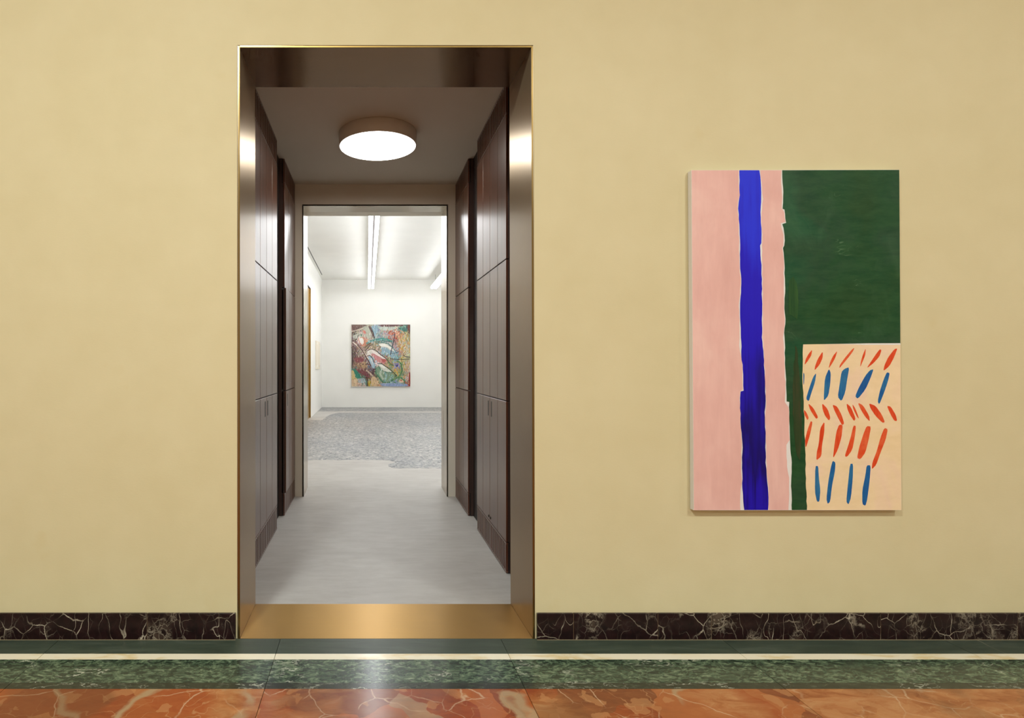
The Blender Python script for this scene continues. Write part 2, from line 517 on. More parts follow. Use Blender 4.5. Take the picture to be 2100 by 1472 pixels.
def prism(name, pts_front, pts_back, mat, parent=None):
    """closed solid between two polygons with the same number of points"""
    bm = bmesh.new()
    n = len(pts_front)
    c = sum((Vector(p) for p in pts_front + pts_back), Vector()) / (2 * n)
    a = [bm.verts.new(Vector(p) - c) for p in pts_front]
    b = [bm.verts.new(Vector(p) - c) for p in pts_back]
    bm.faces.new(a)
    bm.faces.new(b[::-1])
    for i in range(n):
        j = (i + 1) % n
        bm.faces.new([a[i], b[i], b[j], a[j]])
    return link(name, bm_mesh(bm, name), mat, c, parent)

def lathe(name, prof, mat, loc, parent=None, seg=64):
    bm = bmesh.new()
    rings = []
    for r, z in prof:
        if r < 1e-6:
            rings.append([bm.verts.new((0, 0, z))])
        else:
            rings.append([bm.verts.new((r * math.cos(2 * math.pi * i / seg), r * math.sin(2 * math.pi * i / seg), z)) for i in range(seg)])
    for a, b in zip(rings, rings[1:]):
        for i in range(seg):
            j = (i + 1) % seg
            if len(a) == 1: bm.faces.new([a[0], b[i], b[j]])
            elif len(b) == 1: bm.faces.new([a[i], b[0], a[j]])
            else: bm.faces.new([a[i], b[i], b[j], a[j]])
    me = bm_mesh(bm, name)
    for p in me.polygons: p.use_smooth = abs(p.normal.z) < 0.7
    return link(name, me, mat, loc, parent)

# ------------------------------------------------------------------ key planes
INV_JAMB = 1.0 / 0.8745          # back of the first opening
YJ = Y(INV_JAMB)
CEIL = ZC + 758 * U              # corridor ceiling
INV_W2 = 1.0 / 0.4841            # corridor end wall
Y2 = Y(INV_W2)
INV_W2B = 1.0 / 0.4490           # its gallery side
Y2B = Y(INV_W2B)
INV_GB = 1.0 / 0.1596            # gallery back wall
YG = Y(INV_GB)
GCEIL = ZC + 1078 * U
GX0 = -590 * U                   # gallery left wall
GX1 = 1330 * U                   # gallery right wall (out of sight)
XL, XR = -307 * U, 371 * U       # cabinet fronts
XLR, XRR = -328 * U, 391 * U     # recessed panelling between the cabinets
HX0, HX1, HY0 = -5.2, 7.4, -7.6  # hall

# ------------------------------------------------------------------ hall shell: front wall, plus unseen walls and ceiling added for the light
def wall_with_opening(name, x0, x1, y0, y1, z1, ox0b, ox0t, ox1b, ox1t, ozt, mat, kind='structure'):
    """solid wall from y0 to y1 with a door opening reaching the floor (corners may differ at top and bottom)"""
    bm = bmesh.new()
    def solid(poly):
        a = [bm.verts.new((x, y0, z)) for x, z in poly]
        b = [bm.verts.new((x, y1, z)) for x, z in poly]
        bm.faces.new(a); bm.faces.new(b[::-1])
        for i in range(len(poly)):
            j = (i + 1) % len(poly)
            bm.faces.new([a[i], b[i], b[j], a[j]])
    solid([(x0, 0), (ox0b, 0), (ox0t, ozt), (ox1t, ozt), (ox1b, 0), (x1, 0), (x1, z1), (x0, z1)])
    o = link(name, bm_mesh(bm, name), mat, (0, 0, 0))
    tag(o, kind=kind)
    return o

o = wall_with_opening('wall_front', HX0, HX1, 0, YJ - 0.002, HALL_H, W(486.5), W(486.5), W(1096.5), W(1093.6), Z(92.6), M['plaster'])
tag(o, 'pale yellow plaster wall around the bronze doorway', kind='structure')
tag(box('wall_hall_back', HX0, HX1, HY0 - 0.2, HY0, 0, HALL_H, M['hall_ceiling']), 'added unseen hall wall behind the viewer, pale for the bounce light', kind='structure')
tag(box('wall_hall_left', HX0 - 0.2, HX0, HY0 - 0.2, YJ, 0, HALL_H, M['hall_ceiling']), 'added unseen side wall of the hall, pale for the bounce light', kind='structure')
tag(box('wall_hall_right', HX1, HX1 + 0.2, HY0 - 0.2, YJ, 0, HALL_H, M['hall_ceiling']), 'added unseen far side wall of the hall, pale for the bounce light', kind='structure')
tag(box('ceiling_hall', HX0 - 0.2, HX1 + 0.2, HY0 - 0.2, YJ, HALL_H, HALL_H + 0.15, M['hall_ceiling']), 'added unseen ceiling of the hall, white for the bounce light', kind='structure')

# ------------------------------------------------------------------ hall floor: bands of stone slabs
floor = box('floor', HX0, HX1, HY0, 0.002, -0.06, -0.012, M['grout'])
tag(floor, 'polished stone floor of orange marble with green and cream border bands', kind='structure')
def depth_at(py):                # floor distance from the wall plane for a picture row
    return D * (564.0 / (py - VY)) - D
bands = [('green_stone_slab', 1309.4, 1340.2, M['green_plain'], 0.02), ('cream_strip', 1340.2, 1352.0, M['cream'], 0.0),
         ('green_marble_slab', 1352.0, 1399.5, M['green_marble'], 0.0), ('dark_green_strip', 1399.5, 1412.3, M['green_dark'], 0.0)]
J0, JP = -0.383, 0.968           # slab joints across the bands
G = 0.0011
xs = [J0 + JP * k for k in range(-6, 10)]
xs = [HX0] + [x for x in xs if HX0 + 0.05 < x < HX1 - 0.05] + [HX1]
for nm, p0, p1, mat, ex in bands:
    y1, y0 = depth_at(p0), depth_at(p1)
    for xa, xb in zip(xs, xs[1:]):
        box(nm, xa + G, xb - G, y0 + 0.0003, y1 - 0.0003, -0.012, 0.0, mat, floor)
yo = depth_at(1412.3)
row = 0
while yo > HY0 + 0.1:
    y0 = max(HY0, yo - JP)
    for xa, xb in zip(xs, xs[1:]):
        box('orange_marble_slab', xa + G, xb - G, y0 + G, yo - 0.0003, -0.012, 0.0, M['breccia'], floor)
    yo = y0

# ------------------------------------------------------------------ baseboard: slabs of dark veined marble
BT, BB = 0.012, Z(1255.6)
bb = link('baseboard_front', None, None, (0, -BT, 0))
tag(bb, 'dark red veined marble baseboard along the yellow wall', kind='structure')
def slabs(edges):
    for a, b in zip(edges, edges[1:]):
        box('marble_slab', W(a) + 0.0011, W(b) - 0.0011, -BT, 0.0, 0.0005, BB, M['baseboard'], bb, 0.0012)
slabs([-1300, -880, -430, -60, 303.5, 484.5])
slabs([1099.5, 1174.5, 1347, 1456.5, 1802, 2082, 2500, 2900, 3400, 3900])
# ragged filler line of grout where the stone meets the floor
box('joint_filler', W(-1300), W(484.5) - 0.002, -BT + 0.002, -0.0005, 0.0005, BB - 0.002, M['joint_dark'], bb)
box('joint_filler', W(1099.5) + 0.002, W(3900), -BT + 0.002, -0.0005, 0.0005, BB - 0.002, M['joint_dark'], bb)
box('grout_line', W(-1300), W(484.5), -BT - 0.0025, -BT, 0.0, 0.0012, M['grout'], bb)
box('grout_line', W(1099.5), W(3900), -BT - 0.0025, -BT, 0.0, 0.0012, M['grout'], bb)

# ------------------------------------------------------------------ first doorway: bronze lining
def lining(name, label, front, back, y0, y1, mats, edge, thr=True, gap=0.003):
    """front/back: dict of picture corners l_t,l_b,r_t,r_b,t,b seen at the front and back edges, already in metres"""
    root = empty(name, ((front['lb'] + front['rb']) / 2, y0, 0))
    tag(root, label, kind='structure')
    t = 0.010
    e_ = 0.0
    f, b = front, back
    # left jamb
    prism('jamb', [(f['lb'], y0, 0), (f['lb'] - t, y0, 0), (f['lt'] - t, y0, f['t'] + t), (f['lt'], y0, f['t'])],
          [(b['lb'], y1, 0), (b['lb'] - t, y1, 0), (b['lt'] - t, y1, b['t'] + t), (b['lt'], y1, b['t'])], mats[0], root)
    prism('jamb', [(f['rb'], y0, 0), (f['rb'] + t, y0, 0), (f['rt'] + t, y0, f['t'] + t), (f['rt'], y0, f['t'])],
          [(b['rb'], y1, 0), (b['rb'] + t, y1, 0), (b['rt'] + t, y1, b['t'] + t), (b['rt'], y1, b['t'])], mats[0], root)
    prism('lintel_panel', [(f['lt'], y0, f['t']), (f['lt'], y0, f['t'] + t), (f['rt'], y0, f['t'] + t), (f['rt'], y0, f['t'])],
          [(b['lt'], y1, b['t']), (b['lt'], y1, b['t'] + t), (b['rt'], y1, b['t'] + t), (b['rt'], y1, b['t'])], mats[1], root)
    # thin polished front edge
    e, q = edge
    for sx, xb_, xt_ in ((-1, f['lb'], f['lt']), (1, f['rb'], f['rt'])):
        p = [(xb_ + sx * 0.0005, 0.0), (xb_ + sx * e, 0.0), (xt_ + sx * e, f['t'] + e), (xt_ + sx * 0.0005, f['t'])]
        prism('edge_strip', [(x, y0 - 0.003, z) for x, z in p], [(x, y0 - 0.0002, z) for x, z in p], q, root)
    p = [(f['lt'] - e, f['t'] + e), (f['rt'] + e, f['t'] + e), (f['rt'], f['t'] + 0.0005), (f['lt'], f['t'] + 0.0005)]
    prism('edge_strip', [(x, y0 - 0.003, z) for x, z in p], [(x, y0 - 0.0002, z) for x, z in p], q, root)
    if thr:
        prism('threshold_plate', [(f['lb'] + 0.0008, y0, -0.008), (f['rb'] - 0.0008, y0, -0.008), (f['rb'] - 0.0008, y0, 0.0), (f['lb'] + 0.0008, y0, 0.0)],
              [(b['lb'] + 0.0008, y1, -0.008), (b['rb'] - 0.0008, y1, -0.008), (b['rb'] - 0.0008, y1, 0.0), (b['lb'] + 0.0008, y1, 0.0)], mats[2], root)
    return root

sj = 0.8745
front1 = dict(lb=W(492.2), lt=W(492.0), rb=W(1092.6), rt=W(1089.2), t=Z(98))
back1 = dict(lb=W(523.9, sj), lt=W(523.4, sj), rb=W(1047.2, sj), rt=W(1044.6, sj), t=Z(178.8, sj))
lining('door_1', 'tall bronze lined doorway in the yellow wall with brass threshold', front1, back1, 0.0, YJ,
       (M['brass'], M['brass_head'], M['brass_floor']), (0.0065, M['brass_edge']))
# dark shadow gap filler between plaster and metal
gapf = empty('trim_1', (W(487), 0.02, 0))
tag(gapf, 'dark shadow joint between yellow plaster and bronze door lining', kind='structure')
def joint(poly):
    prism('joint', [(x, 0.003, z) for x, z in poly], [(x, 0.03, z) for x, z in poly], M['dark_gap'], gapf)
ed = 0.0102
joint([(W(486.6), 0), (front1['lb'] - ed, 0), (front1['lt'] - ed, front1['t'] + ed), (W(486.6), Z(92.7))])
joint([(front1['rb'] + ed, 0), (W(1096.4), 0), (W(1093.5), Z(92.7)), (front1['rt'] + ed, front1['t'] + ed)])
joint([(W(486.6), Z(92.7)), (front1['lt'] - ed, front1['t'] + ed), (front1['rt'] + ed, front1['t'] + ed), (W(1093.5), Z(92.7))])

# ------------------------------------------------------------------ corridor shell
tag(box('floor_corridor', -560 * U, 640 * U, YJ, Y2B, -0.05, 0.0, M['concrete']), 'pale grey screed floor of the corridor', kind='structure')
tag(box('ceiling_corridor', -560 * U, 640 * U, YJ, Y2, CEIL, CEIL + 0.12, M['corridor_ceiling']), 'beige grey corridor ceiling carrying the round lamp', kind='structure')
tag(box('wall_corridor_left', -580 * U, -560 * U, YJ, Y2, 0, CEIL + 0.1, M['corridor_wall']), 'wall behind the cabinets of the corridor', kind='structure')
tag(box('wall_corridor_right', 640 * U, 660 * U, YJ, Y2, 0, CEIL + 0.1, M['corridor_wall']), 'wall behind the other cabinets of the corridor', kind='structure')
s2 = 0.4841
o = wall_with_opening('wall_corridor_end', GX0 - 0.3, GX1 + 0.3, Y2, Y2B, GCEIL + 0.1, W(619.8, s2), W(619.8, s2), W(919.0, s2), W(918.6, s2), Z(419.2, s2), M['corridor_wall'])
tag(o, 'beige grey wall around the second doorway to the gallery', kind='structure')
s2b = 0.449
front2 = dict(lb=W(623.0, s2), lt=W(622.4, s2), rb=W(916.2, s2), rt=W(915.8, s2), t=Z(422.4, s2))
back2 = dict(lb=W(631.2, s2b), lt=W(630.8, s2b), rb=W(905.3, s2b), rt=W(905.0, s2b), t=Z(441.2, s2b))
lining('door_2', 'bronze lined doorway from the corridor into the white gallery', front2, back2, Y2 - 0.004, Y2B + 0.002,
       (M['bronze_pale'], M['bronze_pale_head'], M['brass_floor']), (0.0085, M['dark_gap']), thr=False)

# ------------------------------------------------------------------ cabinets
FRZ0 = ZC + 668 * U
SEAM2 = ZC + 280 * U
SEAM3 = ZC - 101 * U
PLT = ZC - 480 * U
def cabinet(label, side, inv0, inv1, planks, doors, ajar=0.0, handles='pair', locks=False):
    """side -1: front faces +x (left side of the corridor), +1: front faces -x. planks: per leaf, doors: leaves."""
    xf = XL if side < 0 else XR
    y0, y1 = Y(inv0), Y(inv1)
    sg = side                     # direction from the front into the cabinet
    root = empty('built_in_cabinet', (xf + sg * 0.25, (y0 + y1) / 2, 0))
    tag(root, label, 'cabinet', 'dark wood built-in cabinets along the corridor')
    dep = 0.5
    TH = 0.022
    box('carcass', xf + sg * TH, xf + sg * dep, y0 + 0.001, y1 - 0.001, 0.002, CEIL - 0.003, M['wood_dark'], root)
    lw = (y1 - y0) / doors
    g = 0.002
    rows = [(SEAM2, FRZ0), (SEAM3, SEAM2), (PLT, SEAM3)]
    for r, (za, zb) in enumerate(rows):
        for d in range(doors):
            ya, yb = y0 + d * lw, y0 + (d + 1) * lw
            dy0, dy1, dz0, dz1 = ya + g, yb - g, za + 0.003, zb - 0.003
            leaf = box_mesh(0.012, dy1 - dy0, dz1 - dz0, 0.0, 'door_leaf')
            hx, hy = xf + sg * 0.016, (dy1 if ajar else (dy0 + dy1) / 2)
            # origin on the hinge edge when the leaf stands ajar
            if ajar and r > 0:
                leaf = leaf.copy()
                for v in leaf.vertices: v.co.y -= (dy1 - dy0) / 2
                dr = link('door', leaf, M['wood_dark'], (hx, dy1, (dz0 + dz1) / 2), root)
            else:
                dr = link('door', leaf, M['wood_dark'], (hx, (dy0 + dy1) / 2, (dz0 + dz1) / 2), root)
            pw = (dy1 - dy0) / planks
            for k in range(planks):
                a = dy0 + k * pw + (0.0016 if k else 0)
                b = dy0 + (k + 1) * pw - (0.0016 if k < planks - 1 else 0)
                box('plank', xf + sg * 0.0, xf + sg * 0.0099, a, b, dz0, dz1, M['wood'], dr, 0.0018)
            if r == 2 and handles:
                zt, zl = ZC - 114 * U, ZC - 160 * U
                if handles == 'pair':
                    hy0 = dy1 - 0.055 if d == 0 else dy0 + 0.030
                else:
                    hy0 = dy0 + 0.075
                box('handle', xf - sg * 0.0010, xf + sg * 0.004, hy0, hy0 + 0.025, zl, zt, M['slot'], dr, 0.0008)
            if r == 2 and locks:
                hy0 = dy1 - 0.022 if d == 0 else dy0 + 0.022
                kb = lathe('lock_knob', [(0, 0.006), (0.006, 0.006), (0.008, 0.003), (0.008, 0.0), (0, 0.0)], M['slot'], (xf, hy0, PLT + 0.03), dr, 14)
                kb.rotation_euler = (0, -sg * math.pi / 2, 0)
            if ajar and r > 0:
                dr.rotation_euler = (0, 0, -sg * ajar)
    # slatted frieze and plinth: recessed board, rails and upright slats
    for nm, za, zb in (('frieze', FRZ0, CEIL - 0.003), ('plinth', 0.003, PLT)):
        bd = box(nm, xf + sg * 0.012, xf + sg * TH, y0 + g, y1 - g, za + 0.001, zb - 0.001, M['wood_shaded'], root)
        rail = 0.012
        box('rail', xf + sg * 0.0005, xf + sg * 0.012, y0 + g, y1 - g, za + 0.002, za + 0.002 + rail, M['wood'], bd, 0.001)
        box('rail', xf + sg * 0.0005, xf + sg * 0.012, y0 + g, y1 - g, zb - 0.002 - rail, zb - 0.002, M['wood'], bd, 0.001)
        for d in range(doors):
            ya, yb = y0 + d * lw + g, y0 + (d + 1) * lw - g
            n = max(8, int(round((yb - ya) / 0.037)))
            p = (yb - ya) / n
            for k in range(n):
                box('slat', xf + sg * 0.0005, xf + sg * 0.012, ya + p * k + 0.0075, ya + p * (k + 1) - 0.0075, za + 0.0035 + rail, zb - 0.0035 - rail, M['wood'], bd)
            if d:
                box('divider', xf + sg * 0.0005, xf + sg * 0.012, ya - g - 0.003, ya - g + 0.003, za + 0.0035 + rail, zb - 0.0035 - rail, M['wood'], bd)
    return root

IN0, IN1 = 1.306, 1.655
IF0, IF1 = 1.801, INV_W2 - 0.002
cabinet('dark brown plank cabinet nearest the bronze doorway, on the left side of the corridor', -1, IN0, IN1, 2, 2)
cabinet('dark brown plank cabinet with two lock knobs, nearest the doorway on the right side', 1, IN0, IN1, 2, 2, locks=True)
cabinet('narrow dark cabinet with doors slightly ajar, left beside the gallery doorway', -1, IF0, IF1, 3, 1, ajar=0.018, handles='single')
cabinet('narrow dark cabinet with closed doors, right beside the gallery doorway', 1, IF0, IF1, 3, 1, handles=None)

# recessed dark panelling before and between the cabinets
k = 0
for sgn, xr in ((-1, XLR), (1, XRR)):
    for a, b in ((INV_JAMB, IN0), (IN1, IF0)):
        k += 1
        o = box('trim_%d' % (k + 1), xr, xr + sgn * 0.05, Y(a) + 0.002, Y(b) - 0.001, 0.001, CEIL - 0.002, M['wood_shaded'])
        tag(o, 'recessed dark wood panel between corridor cabinets' if a == IN1 else 'recessed dark wood panel before the corridor cabinet', kind='structure')

# ------------------------------------------------------------------ round corridor lamp
IL = 1.609
lamp = empty('ceiling_lamp', (33 * U, Y(IL), CEIL))
tag(lamp, 'round white drum lamp glowing on the corridor ceiling', 'ceiling lamp')
RL, HL = 127.5 * U, 44 * U
lathe('housing', [(0, -0.0005), (RL - 0.002, -0.0005), (RL, -0.003), (RL, -HL + 0.002), (RL - 0.002, -HL), (RL - 0.006, -HL), (RL - 0.006, -HL + 0.006), (0, -HL + 0.006)],
      M['lamp_white'], (33 * U, Y(IL), CEIL), lamp, 96)
lathe('diffuser', [(0, -HL - 0.001), (RL - 0.012, -HL - 0.001), (RL - 0.0065, -HL + 0.001), (RL - 0.0065, -HL + 0.005), (0, -HL + 0.005)],
      M['lamp_glow'], (33 * U, Y(IL), CEIL), lamp, 96)

# ------------------------------------------------------------------ gallery shell
tag(box('floor_gallery', GX0 - 0.2, GX1 + 0.2, Y2B, YG + 0.2, -0.05, 0.0, M['concrete']), 'pale screed floor of the white gallery', kind='structure')
tag(box('ceiling_gallery', GX0 - 0.2, GX1 + 0.2, Y2B, YG + 0.2, GCEIL, GCEIL + 0.12, M['gallery_white']), 'white ceiling of the gallery', kind='structure')
tag(box('wall_gallery_back', GX0 - 0.2, GX1 + 0.2, YG, YG + 0.2, 0, GCEIL, M['gallery_white']), 'white back wall of the gallery behind the square painting', kind='structure')
tag(box('wall_gallery_right', GX1, GX1 + 0.2, Y2B, YG, 0, GCEIL, M['gallery_white']), 'white side wall of the gallery', kind='structure')
tag(box('trim_6', GX0, GX1, Y2B, Y2B + 0.012, ZC + 700 * U, GCEIL, M['gallery_white']), 'white plaster above the gallery doorway', kind='structure')
tag(box('trim_7', W(905.3, s2b) + 0.012, GX1, Y2B + 0.0025, Y2B + 0.012, 0, ZC + 700 * U, M['gallery_white']), 'white plaster beside the gallery doorway', kind='structure')
tag(box('trim_8', GX0, W(631.2, s2b) - 0.012, Y2B + 0.0025, Y2B + 0.012, 0, ZC + 700 * U, M['gallery_white']), 'white plaster on the other side of the gallery doorway', kind='structure')
# left wall with an opening for the golden door
DY0, DY1, DZ = Y(4.0), Y(5.06), ZC + 777 * U
bm = bmesh.new()
prof = [(Y2B, 0), (DY0, 0), (DY0, DZ), (DY1, DZ), (DY1, 0), (YG, 0), (YG, GCEIL), (Y2B, GCEIL)]
a = [bm.verts.new((GX0, y, z)) for y, z in prof]; b = [bm.verts.new((GX0 - 0.2, y, z)) for y, z in prof]
bm.faces.new(a); bm.faces.new(b[::-1])
for i in range(len(prof)):
    j = (i + 1) % len(prof)
    bm.faces.new([a[i], b[i], b[j], a[j]])
tag(link('wall_gallery_left', bm_mesh(bm, 'wall_gallery_left'), M['gallery_white'], (0, 0, 0)), 'white side wall of the gallery with the golden door', kind='structure')
gd = empty('door_3', (GX0 - 0.03, (DY0 + DY1) / 2, 0)); tag(gd, 'golden metal door in the white gallery side wall', kind='structure')
box('door_panel', GX0 - 0.05, GX0 - 0.03, DY0 + 0.012, DY1 - 0.012, 0.003, DZ - 0.012, M['gold_door'], gd)
box('door_frame', GX0 - 0.06, GX0 - 0.001, DY1 - 0.011, DY1 - 0.001, 0.003, DZ - 0.001, M['gold_door'], gd)
box('door_frame', GX0 - 0.06, GX0 - 0.001, DY0 + 0.001, DY0 + 0.011, 0.003, DZ - 0.001, M['gold_door'], gd)
box('door_frame', GX0 - 0.06, GX0 - 0.001, DY0 + 0.011, DY1 - 0.011, DZ - 0.011, DZ - 0.001, M['slot'], gd)

# pebble mosaic fields let into the gallery floor
def inlay(name, label, pts, mat, h=0.0015):
    bm = bmesh.new()
    lo = [bm.verts.new((x, y, 0.0002)) for x, y in pts]
    hi = [bm.verts.new((x, y, h)) for x, y in pts]
    bm.faces.new(hi); bm.faces.new(lo[::-1])
    for i in range(len(pts)):
        j = (i + 1) % len(pts)
        bm.faces.new([lo[i], lo[j], hi[j], hi[i]])
    return tag(link(name, bm_mesh(bm, name), mat, (0, 0, 0)), label, kind='structure')
def FP(px, py):                  # floor point seen at a picture position
    inv = 564.0 / (py - VY)
    return ((px - VX) * inv * U, Y(inv))
rng = random.Random(3)
edge = []
xx = -1.25
p_step = FP(803, 943)[0]
y_a, y_b = FP(0, 943.2)[1], FP(0, 960.2)[1]
while xx < p_step:
    edge.append((xx, y_a + rng.uniform(-0.015, 0.015))); xx += 0.06
edge += [FP(812, 947), FP(806, 950), FP(796, 952), FP(797, 956), FP(806, 959.5)]
xx = FP(812, 960)[0]
while xx < 2.8:
    edge.append((xx, y_b + rng.uniform(-0.016, 0.016))); xx += 0.06
yj = FP(0, 874.3)[1]
inlay('floor_mosaic_near', 'grey pebble mosaic field of the gallery floor nearest the doorway', edge + [(2.83, yj - 0.012), (GX0 + 0.01, yj - 0.012), (GX0 + 0.01, y_a)], M['mosaic'])
pts = [(GX0 + 0.01, yj + 0.012), (2.83, yj + 0.012), (2.83, FP(0, 846)[1])]
c0, c1 = FP(700, 846), FP(661, 861.5)
for i in range(9):
    t_ = i / 8 * math.pi / 2
    pts.append((c0[0] + (c1[0] - c0[0]) * math.sin(t_), c1[1] + (c0[1] - c1[1]) * math.cos(t_)))
pts.append((GX0 + 0.01, c1[1]))
inlay('floor_mosaic_far', 'grey pebble mosaic field with a rounded corner on the gallery floor', pts, M['mosaic'])
inlay('floor_mosaic_border', 'narrow grey mosaic band along the gallery back wall', [(GX0 + 0.005, FP(0, 843.2)[1]), (2.83, FP(0, 843.2)[1]), (2.83, YG - 0.002), (GX0 + 0.005, YG - 0.002)], M['mosaic'])

# ------------------------------------------------------------------ gallery lights: pairs of glowing bars
def light_bars(xc, label):
    yb = Y(1 / 0.1645)
    ya = Y2B + 0.35
    zb = ZC + 930 * U
    root = empty('linear_light', (xc, (ya + yb) / 2, GCEIL))
    tag(root, label, 'ceiling light', 'twin bar lights under the gallery ceiling')
    w, h, gp = 0.056, 0.075, 0.036
    for s in (-1, 1):
        n = 3
        seg = (yb - ya) / n
        for i in range(n):
            box('light_tube', xc + s * gp / 2, xc + s * (gp / 2 + w), ya + i * seg + 0.002, ya + (i + 1) * seg - 0.002, zb, zb + h - 0.012, M['tube_glow'], root)
        box('added_tube_cap', xc + s * gp / 2 - (0.004 if s > 0 else -0.004), xc + s * (gp / 2 + w + 0.004), ya, yb, zb + h - 0.0115, zb + h, M['lamp_white'], root)  # unseen top cap, added to keep the tube glow off the ceiling
    box('rail', xc - gp / 2 + 0.002, xc + gp / 2 - 0.002, ya, yb, zb + 0.02, zb + 0.06, M['slot'], root)
    for i in range(5):
        yy = ya + 0.4 + i * (yb - ya - 0.8) / 4
        box('hanger', xc - 0.004, xc + 0.004, yy - 0.004, yy + 0.004, zb + 0.06, GCEIL - 0.001, M['rail_grey'], root)
    return root
light_bars(42 * U, 'twin white light bars running towards the square painting in the gallery')
light_bars(822 * U, 'twin white light bars partly hidden behind the gallery door jamb')

# dark air slot in the gallery ceiling
sl = empty('air_slot', (-556 * U, Y(5.0), GCEIL))
tag(sl, 'thin dark air slot in the white gallery ceiling along the side wall', 'vent')
box('slot', -561 * U, -551 * U, Y(3.9), Y(5.93), GCEIL - 0.002, GCEIL - 0.0002, M['slot'], sl)
for xa, xb in ((-563.5, -561), (-551, -548.5)):
    box('slot_rim', xa * U, xb * U, Y(3.9), Y(5.93), GCEIL - 0.003, GCEIL - 0.0002, M['gallery_white'], sl)

# pale relief on the gallery side wall
fr = empty('wall_relief', (GX0, Y(5.7), Z(728, 0.1755)))
tag(fr, 'small cream panel hanging on the white gallery side wall', 'artwork')
y0, y1, z0, z1 = Y(5.50), Y(5.90), Z(757, 0.1755), Z(700, 0.1755)
M['relief'] = plain('relief_cream', srgb(236, 226, 208), 0.7)
M['relief_edge'] = plain('relief_edge_pale', srgb(244, 240, 230), 0.7)
box('panel', GX0 + 0.001, GX0 + 0.030, y0, y1, z0, z1, M['relief'], fr, 0.003)
for zz in (z0 + 0.05, z1 - 0.09):
    for yy in (y0 + 0.02, y1 - 0.14):
        box('corner_block', GX0 + 0.030, GX0 + 0.042, yy, yy + 0.12, zz, zz + 0.05, M['relief_edge'], fr, 0.003)

# ------------------------------------------------------------------ painting on the yellow wall
PT = 0.0117 * D                  # how far the canvas stands off the wall
SF = D / (D - PT)
def C4(x, y): return (1390 + x / 3.9776, 330 + y / 3.9776)
def C5(x, y): return (1390 + x / 3.8735, 690 + y / 3.8735)
def PF(p, off=0.0):              # picture point on the canvas face
    return Vector((W(p[0], SF), -PT - off, Z(p[1], SF)))
K = [(1417.6, 349.0), (1844.2, 348.0), (1848.8, 1045.9), (1422.6, 1046.2)]
pr = empty('large_painting', (W(1633), -PT, Z(1046)))
tag(pr, 'large abstract canvas with pink, blue and green fields on the yellow wall', 'painting')
fr_ = [PF(p) for p in K]
bk_ = [Vector((v.x, -0.003, v.z)) for v in fr_]
prism('canvas', fr_, bk_, M['canvas'], pr)

def paint_piece(name, pts, mat, off, parent, fn=PF, th=0.0002):
    from mathutils.geometry import tessellate_polygon
    top = [fn(p, off + th) for p in pts]
    c = sum(top, Vector()) / len(top)
    n = len(pts)
    bm = bmesh.new()
    a = [bm.verts.new(v - c) for v in top]
    b = [bm.verts.new(fn(p, off) - c) for p in pts]
    for tri in tessellate_polygon([[Vector((v.x, v.z, 0)) for v in top]]):
        try: bm.faces.new([a[i] for i in tri])
        except ValueError: pass
    for i in range(n):
        j = (i + 1) % n
        bm.faces.new([a[i], b[i], b[j], a[j]])
    return link(name, bm_mesh(bm, name), mat, c, parent)

def rough_line(pts, rg, step=9.0, amp=0.8):
    out = []
    for (x0, y0), (x1, y1) in zip(pts, pts[1:]):
        L = math.hypot(x1 - x0, y1 - y0)
        n = max(1, int(L / step))
        for i in range(n):
            t_ = i / n
            j = rg.uniform(-amp, amp) if i else rg.uniform(-amp, amp) * 0.4
            out.append((x0 + (x1 - x0) * t_ + j, y0 + (y1 - y0) * t_))
    out.append(pts[-1])
    return out

rg = random.Random(11)
def c4s(*p): return [C4(*q) for q in p]
def c5s(*p): return [C5(*q) for q in p]
pinkL_r = c4s((497, 76), (495, 170), (505, 280), (492, 330), (488, 400), (498, 520), (500, 700), (497, 730), (505, 900), (515, 960), (508, 1100), (500, 1150), (503, 1440)) \
    + c5s((487, 70), (500, 150), (512, 240), (517, 420), (495, 435), (490, 500), (497, 640), (508, 880), (503, 1000), (508, 1140), (498, 1250), (497, 1377))
blue_l = c4s((503, 76), (505, 280), (497, 330), (492, 390), (505, 560), (508, 840), (517, 960), (512, 1110), (508, 1200), (515, 1440)) \
    + c5s((505, 150), (517, 260), (522, 430), (500, 436), (495, 490), (498, 650), (515, 880), (508, 960), (515, 1130), (512, 1200), (520, 1300), (528, 1377))
blue_r = c4s((665, 76), (677, 180), (680, 300), (675, 460), (682, 600), (680, 670), (670, 690), (682, 850), (685, 1000), (688, 1250), (685, 1440)) \
    + c5s((680, 150), (688, 270), (693, 400), (698, 510), (688, 600), (697, 800), (697, 1000), (705, 1100), (715, 1200), (720, 1280), (717, 1377))
pinkR_l = c4s((672, 76), (685, 180), (695, 310), (682, 460), (690, 600), (687, 690), (690, 850), (692, 1000), (695, 1250), (692, 1440)) \
    + c5s((686, 150), (696, 400), (702, 510), (695, 650), (703, 900), (709, 1100), (722, 1230), (721, 1377))
pinkR_r = c4s((846, 76), (842, 180), (852, 300), (848, 385), (868, 420), (878, 497), (842, 508), (843, 540), (862, 600), (860, 690), (852, 710), (864, 830), (864, 1000), (864, 1200), (872, 1300), (858, 1440)) \
    + c5s((840, 60), (845, 200), (854, 400), (850, 520), (880, 560), (884, 700), (888, 820), (862, 860), (862, 950), (868, 1030), (884, 1120), (886, 1250), (880, 1377))
green_l = c4s((851, 76), (855, 180), (860, 290), (853, 390), (870, 396), (883, 505), (852, 515), (862, 545), (872, 610), (868, 690), (858, 710), (870, 830), (875, 1000), (870, 1200), (878, 1290), (868, 1400), (872, 1440)) \
    + c5s((852, 170), (858, 300), (862, 420), (865, 515), (885, 519), (887, 680), (893, 860), (905, 1000), (900, 1150), (905, 1377))
